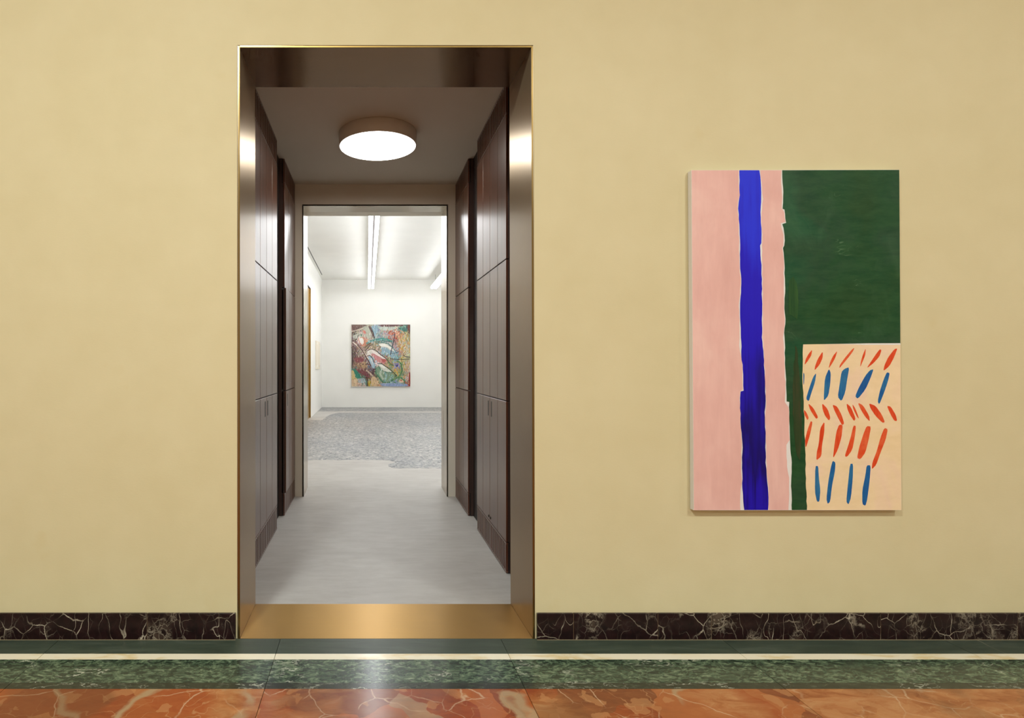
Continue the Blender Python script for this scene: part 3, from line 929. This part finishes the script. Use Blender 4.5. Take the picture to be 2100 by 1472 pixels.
green_r = c5s((1025, 1377), (1018, 1200), (1012, 900), (1005, 700), (997, 480), (990, 300), (995, 62))
M['p_pink'] = mat_paint('pink_paint', [srgb(226, 174, 162), srgb(233, 183, 171), srgb(240, 196, 182)], (1, 1, 0.7), 4.0, (30, 30, 4), 0.14)
def mat_ultramarine():
    """thin blue at the top of the stripe, loaded darker brushfuls further down"""
    t = NT('ultramarine_paint')
    sx = t.n('ShaderNodeSeparateXYZ'); t.l(t.n('ShaderNodeNewGeometry').outputs['Position'], sx.inputs[0])
    st = t.noise(t.warp(t.coords('pos', (60, 60, 1.3)), 0.3, 1.5, 3), 1.0, 5, 0.62)
    bl = t.noise(t.coords('pos', (3.0, 3.0, 1.2)), 3.0, 3, 0.5)
    mr = t.n('ShaderNodeMapRange'); t.l(sx.outputs[2], mr.inputs[0])
    mr.inputs[1].default_value = Z(1046, SF); mr.inputs[2].default_value = Z(349, SF)
    ad = t.n('ShaderNodeMath', operation='MULTIPLY_ADD'); t.l(bl.outputs['Fac'], ad.inputs[0]); ad.inputs[1].default_value = 0.5; t.l(mr.outputs[0], ad.inputs[2])
    ad2 = t.n('ShaderNodeMath', operation='MULTIPLY_ADD'); t.l(st.outputs['Fac'], ad2.inputs[0]); ad2.inputs[1].default_value = 0.5; t.l(ad.outputs[0], ad2.inputs[2])
    dv = t.mul(ad2.outputs[0], 0.5)
    t.col(t.ramp(dv, [(0.24, srgb(30, 10, 170)), (0.31, srgb(16, 0, 100)), (0.40, srgb(20, 2, 130)), (0.50, srgb(34, 14, 184)), (0.62, srgb(36, 20, 192)), (0.72, srgb(40, 50, 220))]))
    t.set(Roughness=0.45)
    t.b.inputs['Specular IOR Level'].default_value = 0.25
    t.bump(st.outputs['Fac'], 0.12, 0.001)
    return t.m
M['p_blue'] = mat_ultramarine()
def mat_green_field():
    t = NT('forest_green_paint')
    v = t.coords('pos')
    a = t.noise(v, 3.0, 3, 0.55, 0.3)
    c = t.ramp(a.outputs['Fac'], [(0.32, srgb(26, 64, 24)), (0.46, srgb(22, 70, 34)), (0.56, srgb(32, 68, 42)), (0.68, srgb(14, 80, 48))])
    sm = t.noise(t.warp(t.coords('pos', (1.6, 1, 0.9)), 2.0, 0.5, 3), 3.2, 5, 0.62, 0.8)          # chalky smears
    c = t.mix(t.ramp(sm.outputs['Fac'], [(0.54, 0.0), (0.74, 0.40)]), c, srgb(72, 104, 74))
    br = t.noise(t.warp(t.coords('pos', (9, 9, 34)), 0.4, 1.6, 3), 1.0, 6, 0.7)
    c = t.mix(0.20, c, t.ramp(br.outputs['Fac'], [(0.36, srgb(20, 50, 24)), (0.62, srgb(70, 104, 60))]))
    sc = t.noise(t.warp(t.coords('pos', (1.2, 1, 2.6)), 3.0, 0.3, 3), 6.0, 2, 0.5)
    mk = t.noise(v, 7.0, 2)
    c = t.mix(t.mul(t.iso(sc.outputs['Fac'], 0.006), t.ramp(mk.outputs['Fac'], [(0.60, 0.0), (0.68, 0.4)])), c, srgb(110, 140, 104))
    t.col(c); t.set(Roughness=0.5)
    t.b.inputs['Specular IOR Level'].default_value = 0.22
    t.bump(br.outputs['Fac'], 0.15, 0.001)
    return t.m
M['p_green'] = mat_green_field()
M['p_peach'] = mat_paint('peach_paint', [srgb(240, 210, 157), srgb(244, 216, 170), srgb(243, 208, 180)], (1, 1, 1), 4.0, (14, 14, 34), 0.16)
M['p_orange'] = mat_paint('vermilion_paint', [srgb(214, 54, 10), srgb(224, 70, 24), srgb(232, 108, 62)], (1, 1, 1), 14.0, (160, 160, 20), 0.25)
M['p_stroke'] = mat_paint('cerulean_paint', [srgb(22, 66, 148), srgb(8, 92, 154), srgb(54, 124, 160)], (1, 1, 1), 9.0, (160, 160, 14), 0.3)
M['p_mixgreen'] = mat_paint('olive_mixed_paint', [srgb(24, 60, 26), srgb(40, 64, 32), srgb(70, 64, 40)], (4, 4, 0.8), 8.0, (120, 120, 3), 0.35, 0.4)

tl, tr, br, bl = K
paint_piece('pink_field', [(tl[0] + 0.6, tl[1] + 0.3)] + rough_line(pinkL_r, rg) + [(bl[0] + 0.4, bl[1] - 0.3)], M['p_pink'], 0.0001, pr)
paint_piece('pink_stripe', rough_line(pinkR_l, rg) + rough_line(pinkR_r[::-1], rg), M['p_pink'], 0.0001, pr)
paint_piece('blue_stripe', rough_line(blue_l, rg) + rough_line(blue_r[::-1], rg), M['p_blue'], 0.0003, pr)
paint_piece('peach_field', [(C5(985, 61)[0], C5(0, 61)[1]), C5(1300, 60), C5(1480, 66), C5(1768, 66), (br[0] - 0.3, br[1] - 0.3), (C5(1000, 0)[0], br[1] - 0.3)], M['p_peach'], 0.0001, pr)
paint_piece('green_field', rough_line(green_l, rg) + rough_line(green_r, rg) + [C5(1300, 57), C5(1500, 53), (C5(1768, 0)[0] - 0.2, C5(0, 52)[1]), (tr[0] - 0.3, tr[1] + 0.4)], M['p_green'], 0.0004, pr)
paint_piece('mixed_green_strip', rough_line(c5s((930, 70), (912, 400), (915, 640), (925, 800), (945, 940), (968, 985)), rg, 9, 1.2)
            + rough_line(c5s((985, 800), (978, 600), (968, 380), (945, 90)), rg, 9, 1.2), M['p_mixgreen'], 0.0007, pr)
paint_piece('mixed_green_strip', rough_line(c4s((905, 980), (900, 1090), (905, 1250), (930, 1260)), rg, 9, 1.0)
            + rough_line(c4s((975, 1290), (985, 1150), (970, 1000), (940, 940)), rg, 9, 1.0), mat_paint('yellow_green_paint', [srgb(24, 66, 32), srgb(32, 74, 32), srgb(52, 88, 38)], (4, 4, 0.8), 8.0, (140, 140, 3), 0.4), 0.0007, pr)

ORANGE = [
 [(1068, 103), (1060, 150), (1035, 190), (1005, 228), (1015, 180), (1040, 135)],
 [(1152, 115), (1150, 170), (1125, 225), (1085, 270), (1090, 235), (1110, 180)],
 [(1268, 112), (1250, 170), (1225, 215), (1197, 255), (1210, 200), (1235, 150)],
 [(1403, 88), (1390, 120), (1340, 185), (1280, 255), (1290, 220), (1330, 165), (1380, 105)],
 [(1493, 93), (1488, 150), (1465, 205), (1447, 245), (1455, 190), (1475, 130)],
 [(1618, 108), (1600, 160), (1550, 215), (1500, 252), (1530, 205), (1570, 145), (1604, 100)],
 [(1745, 93), (1715, 170), (1680, 235), (1632, 275), (1640, 230), (1670, 165), (1720, 100)],
 [(1001, 580), (1020, 600), (1040, 645), (1030, 665), (1005, 620)],
 [(1035, 530), (1075, 565), (1115, 640), (1100, 655), (1075, 620), (1050, 580)],
 [(1145, 528), (1190, 575), (1212, 645), (1200, 668), (1170, 630), (1150, 580)],
 [(1228, 540), (1265, 555), (1300, 620), (1322, 690), (1305, 705), (1275, 650), (1245, 590)],
 [(1340, 530), (1375, 560), (1412, 650), (1400, 672), (1365, 620), (1345, 570)],
 [(1385, 535), (1410, 570), (1440, 655), (1425, 640), (1395, 580)],
 [(1430, 525), (1470, 545), (1520, 630), (1525, 675), (1490, 640), (1450, 575)],
 [(1518, 530), (1570, 550), (1620, 620), (1645, 680), (1625, 685), (1570, 630), (1530, 570)],
 [(1660, 550), (1690, 555), (1730, 620), (1742, 670), (1720, 670), (1690, 620)],
 [(1055, 670), (1070, 680), (1050, 780), (1015, 890), (1010, 820), (1030, 740)],
 [(1165, 672), (1163, 760), (1145, 860), (1140, 950), (1100, 985), (1103, 920), (1120, 850), (1130, 730)],
 [(1280, 700), (1310, 700), (1300, 800), (1270, 900), (1232, 970), (1240, 890), (1258, 760)],
 [(1395, 705), (1415, 710), (1405, 800), (1385, 900), (1345, 955), (1325, 950), (1355, 860), (1375, 790)],
 [(1500, 710), (1535, 715), (1515, 820), (1490, 920), (1450, 975), (1423, 965), (1440, 880), (1475, 770)],
 [(1640, 725), (1668, 735), (1650, 820), (1610, 920), (1575, 1020), (1540, 1055), (1545, 1000), (1580, 910), (1610, 800)]]
BLUE = [
 [(996, 283), (1006, 300), (1002, 380), (997, 380)],
 [(1100, 288), (1090, 360), (1060, 450), (1040, 515), (1018, 495), (1040, 420), (1075, 320)],
 [(1200, 255), (1215, 290), (1210, 380), (1195, 470), (1160, 510), (1160, 460), (1168, 330)],
 [(1325, 255), (1362, 243), (1345, 340), (1330, 440), (1300, 515), (1270, 480), (1285, 380), (1300, 280)],
 [(1525, 268), (1555, 258), (1530, 330), (1490, 420), (1430, 495), (1408, 475), (1440, 400), (1490, 310)],
 [(1660, 283), (1683, 290), (1670, 350), (1640, 440), (1600, 540), (1587, 515), (1605, 430), (1635, 340)],
 [(1092, 1028), (1115, 1028), (1120, 1120), (1132, 1220), (1125, 1310), (1105, 1312), (1088, 1230)],
 [(1230, 985), (1252, 1000), (1248, 1070), (1225, 1180), (1210, 1310), (1190, 1330), (1180, 1290), (1195, 1150), (1215, 1040)],
 [(1368, 1010), (1392, 1010), (1390, 1120), (1375, 1280), (1355, 1335), (1338, 1310), (1350, 1180)],
 [(1500, 1022), (1532, 1022), (1525, 1130), (1505, 1290), (1490, 1345), (1465, 1330), (1465, 1220), (1490, 1100)]]
def soften(pts):
    """one round of corner cutting, so dabs have rounded outlines"""
    out = []
    n = len(pts)
    for i in range(n):
        (x0, y0), (x1, y1) = pts[i], pts[(i + 1) % n]
        out.append((x0 * 0.82 + x1 * 0.18, y0 * 0.82 + y1 * 0.18))
        out.append((x0 * 0.18 + x1 * 0.82, y0 * 0.18 + y1 * 0.82))
    return out
for st in ORANGE:
    paint_piece('orange_brush_stroke', [C5(*q) for q in soften(st)], M['p_orange'], 0.0003, pr)
for st in BLUE:
    paint_piece('blue_brush_stroke', [C5(*q) for q in soften(st)], M['p_stroke'], 0.0003, pr)

# ------------------------------------------------------------------ square painting in the gallery
sg_ = 0.1596
PG = 0.045
SG = D / (D + YG - PG)
def C3(x, y): return (700 + x / 9.2, 650 + y / 9.2)
def GF(p, off=0.0): return Vector((W(p[0], SG), YG - PG - off, Z(p[1], SG)))
gp = empty('square_painting', (W(781, SG), YG - PG, Z(794, SG)))
tag(gp, 'square multicoloured abstract painting on the white gallery back wall', 'painting')
KG = [C3(184, 135), C3(1298, 137), C3(1310, 1312), C3(194, 1316)]
f_ = [GF(p) for p in KG]
prism('canvas', f_, [Vector((v.x, YG - 0.002, v.z)) for v in f_], M['canvas'], gp)
GRID = [
 [(110,80,75),(160,145,135),(170,165,150),(190,190,180),(160,175,185),(185,180,170),(150,130,125),(190,185,170),(110,150,135),(80,100,95)],
 [(130,120,110),(185,180,168),(190,175,165),(160,150,140),(150,165,175),(180,165,160),(165,150,150),(190,130,115),(190,140,110),(160,150,110)],
 [(120,100,95),(215,200,195),(200,150,130),(175,170,155),(150,180,175),(130,165,165),(150,160,160),(165,120,110),(180,160,110),(170,165,140)],
 [(130,105,100),(165,130,120),(150,125,110),(165,150,120),(160,145,120),(215,215,205),(190,195,190),(170,150,150),(195,150,90),(180,180,160)],
 [(110,90,85),(160,150,140),(190,170,160),(225,205,205),(190,165,150),(140,175,190),(160,180,180),(130,160,175),(175,135,120),(185,180,155)],
 [(115,85,85),(130,85,85),(150,130,120),(170,190,195),(190,140,140),(170,110,115),(160,150,120),(130,170,170),(190,170,110),(170,165,130)],
 [(140,110,95),(165,135,110),(140,110,100),(120,135,150),(215,205,200),(190,150,130),(150,150,90),(150,140,165),(140,160,110),(180,165,140)],
 [(60,125,110),(120,75,75),(125,90,85),(95,70,75),(150,160,130),(190,195,185),(130,150,120),(190,160,90),(140,150,100),(175,160,150)],
 [(190,170,120),(70,130,110),(110,80,80),(130,95,85),(120,140,115),(150,170,160),(130,170,165),(130,150,110),(120,150,120),(185,150,120)],
 [(200,175,140),(190,165,150),(150,160,150),(170,150,70),(190,150,120),(170,165,140),(140,165,160),(130,150,180),(140,160,150),(150,80,70)]]
def paint_mesh():
    rg = random.Random(5)
    verts, faces, cols = [], [], []
    def quad(ps, c, off):
        b = len(verts)
        for p in ps: verts.append(GF(C3(*p), off))
        faces.append(tuple(range(b, b + len(ps))))
        cols.append(srgb(*[max(0, min(255, v)) for v in c]))
    X0, X1, Y0, Y1 = 192, 1300, 142, 1309
    NX, NY = 74, 52
    def sample(u, v):
        x = min(9, max(0, int(u * 10 + rg.gauss(0, 0.30)))); y = min(9, max(0, int(v * 10 + rg.gauss(0, 0.30))))
        return GRID[y][x]
    # scraped vertical dabs that follow the regional colours
    for j in range(NY):
        for i in range(NX):
            u, v = (i + 0.5) / NX, (j + 0.5) / NY
            c = list(sample(u, v))
            k = rg.gauss(0, 16)
            c = [a + k + rg.gauss(0, 7) for a in c]
            x0 = X0 + (X1 - X0) * i / NX; x1 = X0 + (X1 - X0) * (i + 1) / NX
            y0 = Y0 + (Y1 - Y0) * j / NY; y1 = Y0 + (Y1 - Y0) * (j + 1) / NY
            quad([(x0, y0), (x1, y0), (x1, y1), (x0, y1)], c, 0.0004)
    for n in range(900):
        u, v = rg.random(), rg.random()
        c = list(sample(u, v))
        k = rg.gauss(0, 30)
        c = [a + k for a in c]
        x, y = X0 + u * (X1 - X0), Y0 + v * (Y1 - Y0)
        w, h = rg.uniform(3, 9), rg.uniform(14, 60)
        if x + w < X1 and y + h < Y1:
            quad([(x, y), (x + w, y + rg.uniform(-4, 4) + 3), (x + w, y + h), (x, y + h - 3)], c, 0.0006 + 0.0000002 * n)
    off = [0.001]
    def blob(pts, c):
        off[0] += 0.00003
        quad(soften(pts), c, off[0])
    def stroke(pts, w, c):
        off[0] += 0.00003
        L, R = [], []
        for i, (x, y) in enumerate(pts):
            xa, ya = pts[max(0, i - 1)]; xb, yb = pts[min(len(pts) - 1, i + 1)]
            dx, dy = xb - xa, yb - ya
            q = math.hypot(dx, dy) or 1
            ww = w * (0.5 + 0.5 * math.sin(math.pi * (i + 0.7) / (len(pts) + 0.4)))
            L.append((x - dy / q * ww / 2, y + dx / q * ww / 2)); R.append((x + dy / q * ww / 2, y - dx / q * ww / 2))
        for i in range(len(pts) - 1):
            quad([L[i], L[i + 1], R[i + 1], R[i]], c, off[0])
    BR, CR, WH, BL, TE, GN, OR, RD, DK, OC, PK, MV = (86, 58, 56), (206, 196, 178), (232, 228, 220), (146, 178, 194), (56, 122, 110), (92, 128, 84), (206, 104, 62), (168, 62, 42), (44, 44, 48), (196, 158, 74), (222, 178, 172), (150, 140, 176)
    blob([(190, 142), (500, 145), (420, 190), (195, 265)], (116, 92, 86))
    blob([(700, 142), (1180, 142), (1160, 175), (800, 182), (710, 170)], (104, 72, 72))
    blob([(1245, 145), (1298, 145), (1298, 300), (1255, 310)], (110, 66, 56))
    stroke([(195, 272), (330, 240), (440, 195), (530, 165)], 22, CR)
    blob([(400, 180), (520, 170), (580, 330), (560, 400), (460, 380)], (186, 190, 176))
    blob([(560, 165), (690, 165), (680, 260), (640, 385), (610, 330)], BL)
    stroke([(520, 170), (570, 270), (620, 400)], 34, (104, 82, 82))
    stroke([(545, 165), (600, 290), (632, 410)], 10, (60, 50, 54))
    blob([(700, 190), (1000, 182), (1030, 215), (900, 260), (720, 235)], (196, 206, 196))
    blob([(1050, 205), (1235, 190), (1240, 280), (1160, 265)], (64, 116, 108))
    blob([(395, 250), (450, 255), (470, 310), (430, 330)], (216, 134, 124))
    blob([(215, 345), (300, 325), (300, 395), (225, 440)], (190, 194, 184))
    blob([(345, 335), (390, 320), (385, 360)], TE)
    blob([(310, 400), (400, 372), (490, 420), (500, 480), (440, 560), (360, 540)], (206, 140, 116))
    blob([(325, 400), (400, 385), (430, 450), (395, 535), (350, 470)], WH)
    for i in range(46):
        x, y = rg.uniform(860, 1085), rg.uniform(235, 420)
        blob([(x, y), (x + rg.uniform(12, 34), y + rg.uniform(-8, 8)), (x + rg.uniform(8, 30), y + rg.uniform(12, 34)), (x - 4, y + rg.uniform(10, 26))], rg.choice([OR, RD, (226, 150, 120), CR, (196, 92, 60)]))
    for i in range(26):
        x, y = rg.uniform(690, 870), rg.uniform(240, 400)
        blob([(x, y), (x + 18, y - 4), (x + 22, y + 18), (x + 2, y + 22)], rg.choice([(214, 150, 140), MV, BL, CR, (150, 170, 150)]))
    for i in range(40):
        x, y = rg.uniform(1080, 1290), rg.uniform(320, 640)
        blob([(x, y), (x + 14, y), (x + 16, y + rg.uniform(30, 90)), (x + 2, y + 40)], rg.choice([OC, (214, 180, 110), (190, 196, 200), CR, (170, 150, 80), (206, 130, 70)]))
    stroke([(470, 500), (560, 455), (640, 430), (760, 410), (860, 420), (960, 460)], 40, (86, 150, 144))
    stroke([(620, 470), (760, 450), (880, 455), (960, 470)], 14, (40, 98, 92))
    stroke([(500, 440), (540, 480), (600, 470)], 30, (170, 196, 200))
    blob([(700, 505), (800, 488), (900, 540), (1020, 650), (960, 640), (860, 570), (730, 550)], WH)
    stroke([(640, 490), (780, 480), (880, 500), (980, 590), (1020, 650)], 16, (76, 120, 112))
    blob([(730, 570), (840, 570), (930, 640), (1000, 690), (980, 770), (920, 750), (880, 670), (770, 640)], BL)
    stroke([(440, 590), (500, 520), (560, 480)], 26, (120, 104, 84))
    stroke([(450, 640), (520, 560), (600, 500)], 16, (96, 92, 76))
    blob([(480, 650), (560, 610), (640, 640), (760, 720), (840, 790), (850, 850), (760, 860), (650, 790), (560, 710), (480, 720)], WH)
    blob([(550, 690), (640, 680), (740, 760), (850, 830), (800, 870), (700, 850), (620, 780)], (204, 140, 140))
    blob([(740, 790), (840, 790), (850, 840), (790, 865)], (186, 96, 92))
    stroke([(480, 640), (560, 600), (640, 620), (740, 710), (840, 780), (900, 850), (960, 900)], 14, (60, 66, 60))
    blob([(490, 750), (560, 730), (610, 830), (640, 930), (590, 980), (530, 860)], (158, 186, 202))
    blob([(540, 770), (575, 770), (600, 860), (585, 930)], (206, 214, 216))
    stroke([(480, 740), (540, 725), (590, 780), (615, 860)], 14, (52, 60, 64))
    stroke([(215, 470), (330, 560), (430, 680), (520, 800)], 26, (222, 208, 196))
    stroke([(300, 520), (400, 640), (480, 780), (520, 840), (590, 980)], 20, (92, 60, 56))
    blob([(240, 770), (330, 760), (440, 800), (400, 850), (270, 860)], (136, 76, 80))
    blob([(380, 840), (470, 850), (500, 930), (420, 980), (370, 910)], (176, 146, 112))
    for x, y in ((395, 880), (450, 885), (470, 870)): blob([(x, y), (x + 26, y - 6), (x + 24, y + 18), (x + 4, y + 20)], (66, 48, 40))
    blob([(240, 950), (330, 980), (420, 1010), (500, 1060), (530, 1160), (420, 1100), (330, 1050)], (120, 66, 70))
    blob([(580, 980), (635, 970), (600, 1100), (570, 1090)], (84, 56, 62))
    stroke([(470, 1000), (540, 1060), (590, 1110)], 34, (196, 176, 156))
    blob([(200, 965), (250, 960), (330, 1060), (385, 1150), (270, 1160)], (44, 128, 108))
    blob([(190, 1000), (235, 1010), (265, 1150), (195, 1170)], (204, 180, 126))
    blob([(190, 1190), (290, 1165), (300, 1300), (195, 1305)], (208, 184, 150))
    blob([(300, 1160), (450, 1150), (475, 1240), (330, 1245)], (160, 178, 184))
    stroke([(310, 1220), (350, 1170), (360, 1230)], 10, (196, 110, 90))
    stroke([(440, 1160), (475, 1210), (480, 1300)], 22, (66, 112, 100))
    stroke([(490, 1130), (500, 1230), (490, 1305)], 26, (84, 58, 52))
    blob([(500, 1200), (550, 1190), (545, 1305), (505, 1305)], (182, 160, 50))
    blob([(560, 1130), (640, 1120), (700, 1240), (680, 1305), (560, 1300)], (206, 176, 140))
    blob([(640, 960), (720, 920), (780, 1020), (880, 1060), (960, 1060), (900, 1180), (800, 1240), (740, 1200), (670, 1090)], (122, 150, 124))
    stroke([(655, 960), (650, 1050), (720, 1150), (780, 1230), (900, 1230), (1000, 1180)], 26, (66, 120, 92))
    stroke([(760, 960), (740, 1080), (790, 1180)], 40, (176, 190, 170))
    stroke([(820, 1040), (850, 1130), (810, 1220)], 34, (120, 164, 164))
    blob([(690, 890), (780, 880), (900, 970), (960, 1040), (860, 1050), (780, 990)], (206, 208, 198))
    stroke([(680, 880), (760, 880), (880, 960), (980, 1040), (1050, 1110)], 16, (58, 74, 60))
    stroke([(700, 920), (740, 1000), (850, 1040), (960, 1050)], 18, (70, 110, 90))
    stroke([(920, 860), (1010, 980), (1060, 1060), (1080, 1120)], 30, (196, 160, 84))
    stroke([(880, 850), (930, 900), (990, 920)], 24, (96, 130, 90))
    for i in range(20):
        x, y = rg.uniform(980, 1080), rg.uniform(820, 960)
        blob([(x, y), (x + 22, y - 4), (x + 22, y + 20), (x, y + 22)], rg.choice([MV, (124, 116, 170), OC, (150, 160, 200), (160, 170, 100)]))
    blob([(1025, 905), (1075, 900), (1070, 935), (1030, 940)], (52, 56, 120))
    stroke([(1040, 830), (1110, 850), (1145, 930), (1140, 1030), (1100, 1110), (1000, 1180)], 32, (102, 140, 84))
    stroke([(1090, 840), (1140, 900), (1150, 1000), (1120, 1100)], 12, (60, 104, 84))
    stroke([(940, 1190), (1040, 1150), (1120, 1140), (1190, 1200), (1190, 1260), (1080, 1270), (980, 1220)], 26, (80, 130, 86))
    blob([(1080, 1200), (1130, 1160), (1190, 1230), (1110, 1240)], (216, 176, 146))
    blob([(1110, 1190), (1140, 1180), (1135, 1215)], (170, 70, 50))
    blob([(720, 1250), (1000, 1245), (1250, 1260), (1260, 1306), (760, 1306)], (136, 154, 192))
    for i in range(40):
        x, y = rg.uniform(1150, 1285), rg.uniform(830, 1230)
        blob([(x, y), (x + 12, y), (x + 14, y + rg.uniform(30, 80)), (x + 2, y + 40)], rg.choice([OC, (186, 170, 190), CR, (200, 150, 110), (160, 170, 180), (150, 150, 110)]))
    blob([(1275, 1045), (1300, 1040), (1302, 1300), (1280, 1306)], (140, 36, 26))
    stroke([(1010, 310), (990, 440), (960, 560), (925, 720)], 18, (64, 60, 72))
    stroke([(920, 690), (1000, 680), (1080, 655), (1160, 625)], 10, (70, 90, 104))
    stroke([(920, 780), (1020, 795), (1160, 800), (1290, 795)], 12, (60, 40, 34))
    stroke([(1165, 720), (1210, 745), (1300, 760)], 14, (66, 70, 76))
    stroke([(195, 560), (215, 700), (205, 860), (200, 960)], 20, (72, 60, 58))
    for n in range(1100):
        u, v = rg.random(), rg.random()
        c = list(sample(u, v))
        k = rg.choice([-52, -34, 26, 44, 58]) + rg.gauss(0, 12)
        c = [a + k + rg.gauss(0, 10) for a in c]
        x, y = X0 + u * (X1 - X0), Y0 + v * (Y1 - Y0)
        w, h = rg.uniform(2.5, 7), rg.uniform(10, 46)
        if x + w < X1 - 6 and y + h < Y1:
            sk = rg.uniform(-6, 6)
            quad([(x, y), (x + w, y + 2), (x + w + sk, y + h), (x + sk, y + h - 2)] if x + sk > X0 else [(x, y), (x + w, y + 2), (x + w, y + h), (x, y + h)], c, off[0] + 0.0001 + 0.0000003 * n)
    off[0] += 0.0006
    stroke([(480, 640), (560, 600), (640, 620), (740, 710), (840, 780), (900, 850), (960, 900)], 11, (48, 52, 48))
    stroke([(680, 880), (760, 880), (880, 960), (980, 1040), (1050, 1110)], 12, (46, 60, 48))
    stroke([(300, 520), (400, 640), (480, 780), (520, 840)], 14, (80, 50, 46))
    stroke([(480, 740), (540, 725), (590, 780), (615, 860)], 11, (44, 50, 54))
    stroke([(1010, 310), (990, 440), (960, 560), (925, 720)], 15, (54, 50, 62))
    stroke([(920, 780), (1020, 795), (1160, 800), (1290, 795)], 10, (52, 34, 28))
    stroke([(1165, 720), (1210, 745), (1300, 760)], 12, (56, 60, 66))
    stroke([(1090, 840), (1140, 900), (1150, 1000), (1120, 1100)], 12, (52, 94, 74))
    stroke([(545, 165), (600, 290), (632, 410)], 12, (66, 52, 54))
    stroke([(620, 470), (760, 450), (880, 455), (960, 470)], 12, (40, 98, 92))
    blob([(720, 520), (800, 500), (890, 550), (960, 620), (860, 560), (760, 545)], (240, 238, 230))
    blob([(560, 640), (640, 650), (740, 730), (800, 780), (700, 740), (600, 680)], (238, 226, 222))
    blob([(340, 410), (395, 395), (415, 450), (390, 510)], (240, 236, 232))
    blob([(700, 900), (770, 895), (850, 960), (800, 970)], (232, 232, 224))
    me = bpy.data.meshes.new('brushwork')
    c = sum(verts, Vector()) / len(verts)
    me.from_pydata([v - c for v in verts], [], faces)
    at = me.color_attributes.new('Paint', 'FLOAT_COLOR', 'CORNER')
    for p, cc in zip(me.polygons, cols):
        for li in p.loop_indices:
            at.data[li].color = cc
    # face the viewer
    for p in me.polygons: pass
    return me, c
me, c = paint_mesh()
t = NT('multicoloured_oil_paint')
at = t.n('ShaderNodeVertexColor', layer_name='Paint')
n1 = t.noise(t.coords('pos', (40, 40, 9)), 1.0, 5, 0.65)
cc = t.mix(0.28, at.outputs['Color'], t.ramp(n1.outputs['Fac'], [(0.35, srgb(110, 90, 84)), (0.65, srgb(236, 232, 222))]), 'OVERLAY')
t.col(cc); t.set(Roughness=0.5); t.bump(n1.outputs['Fac'], 0.2, 0.003)
o = link('brushwork', me, t.m, c, gp)
o['kind'] = 'stuff'
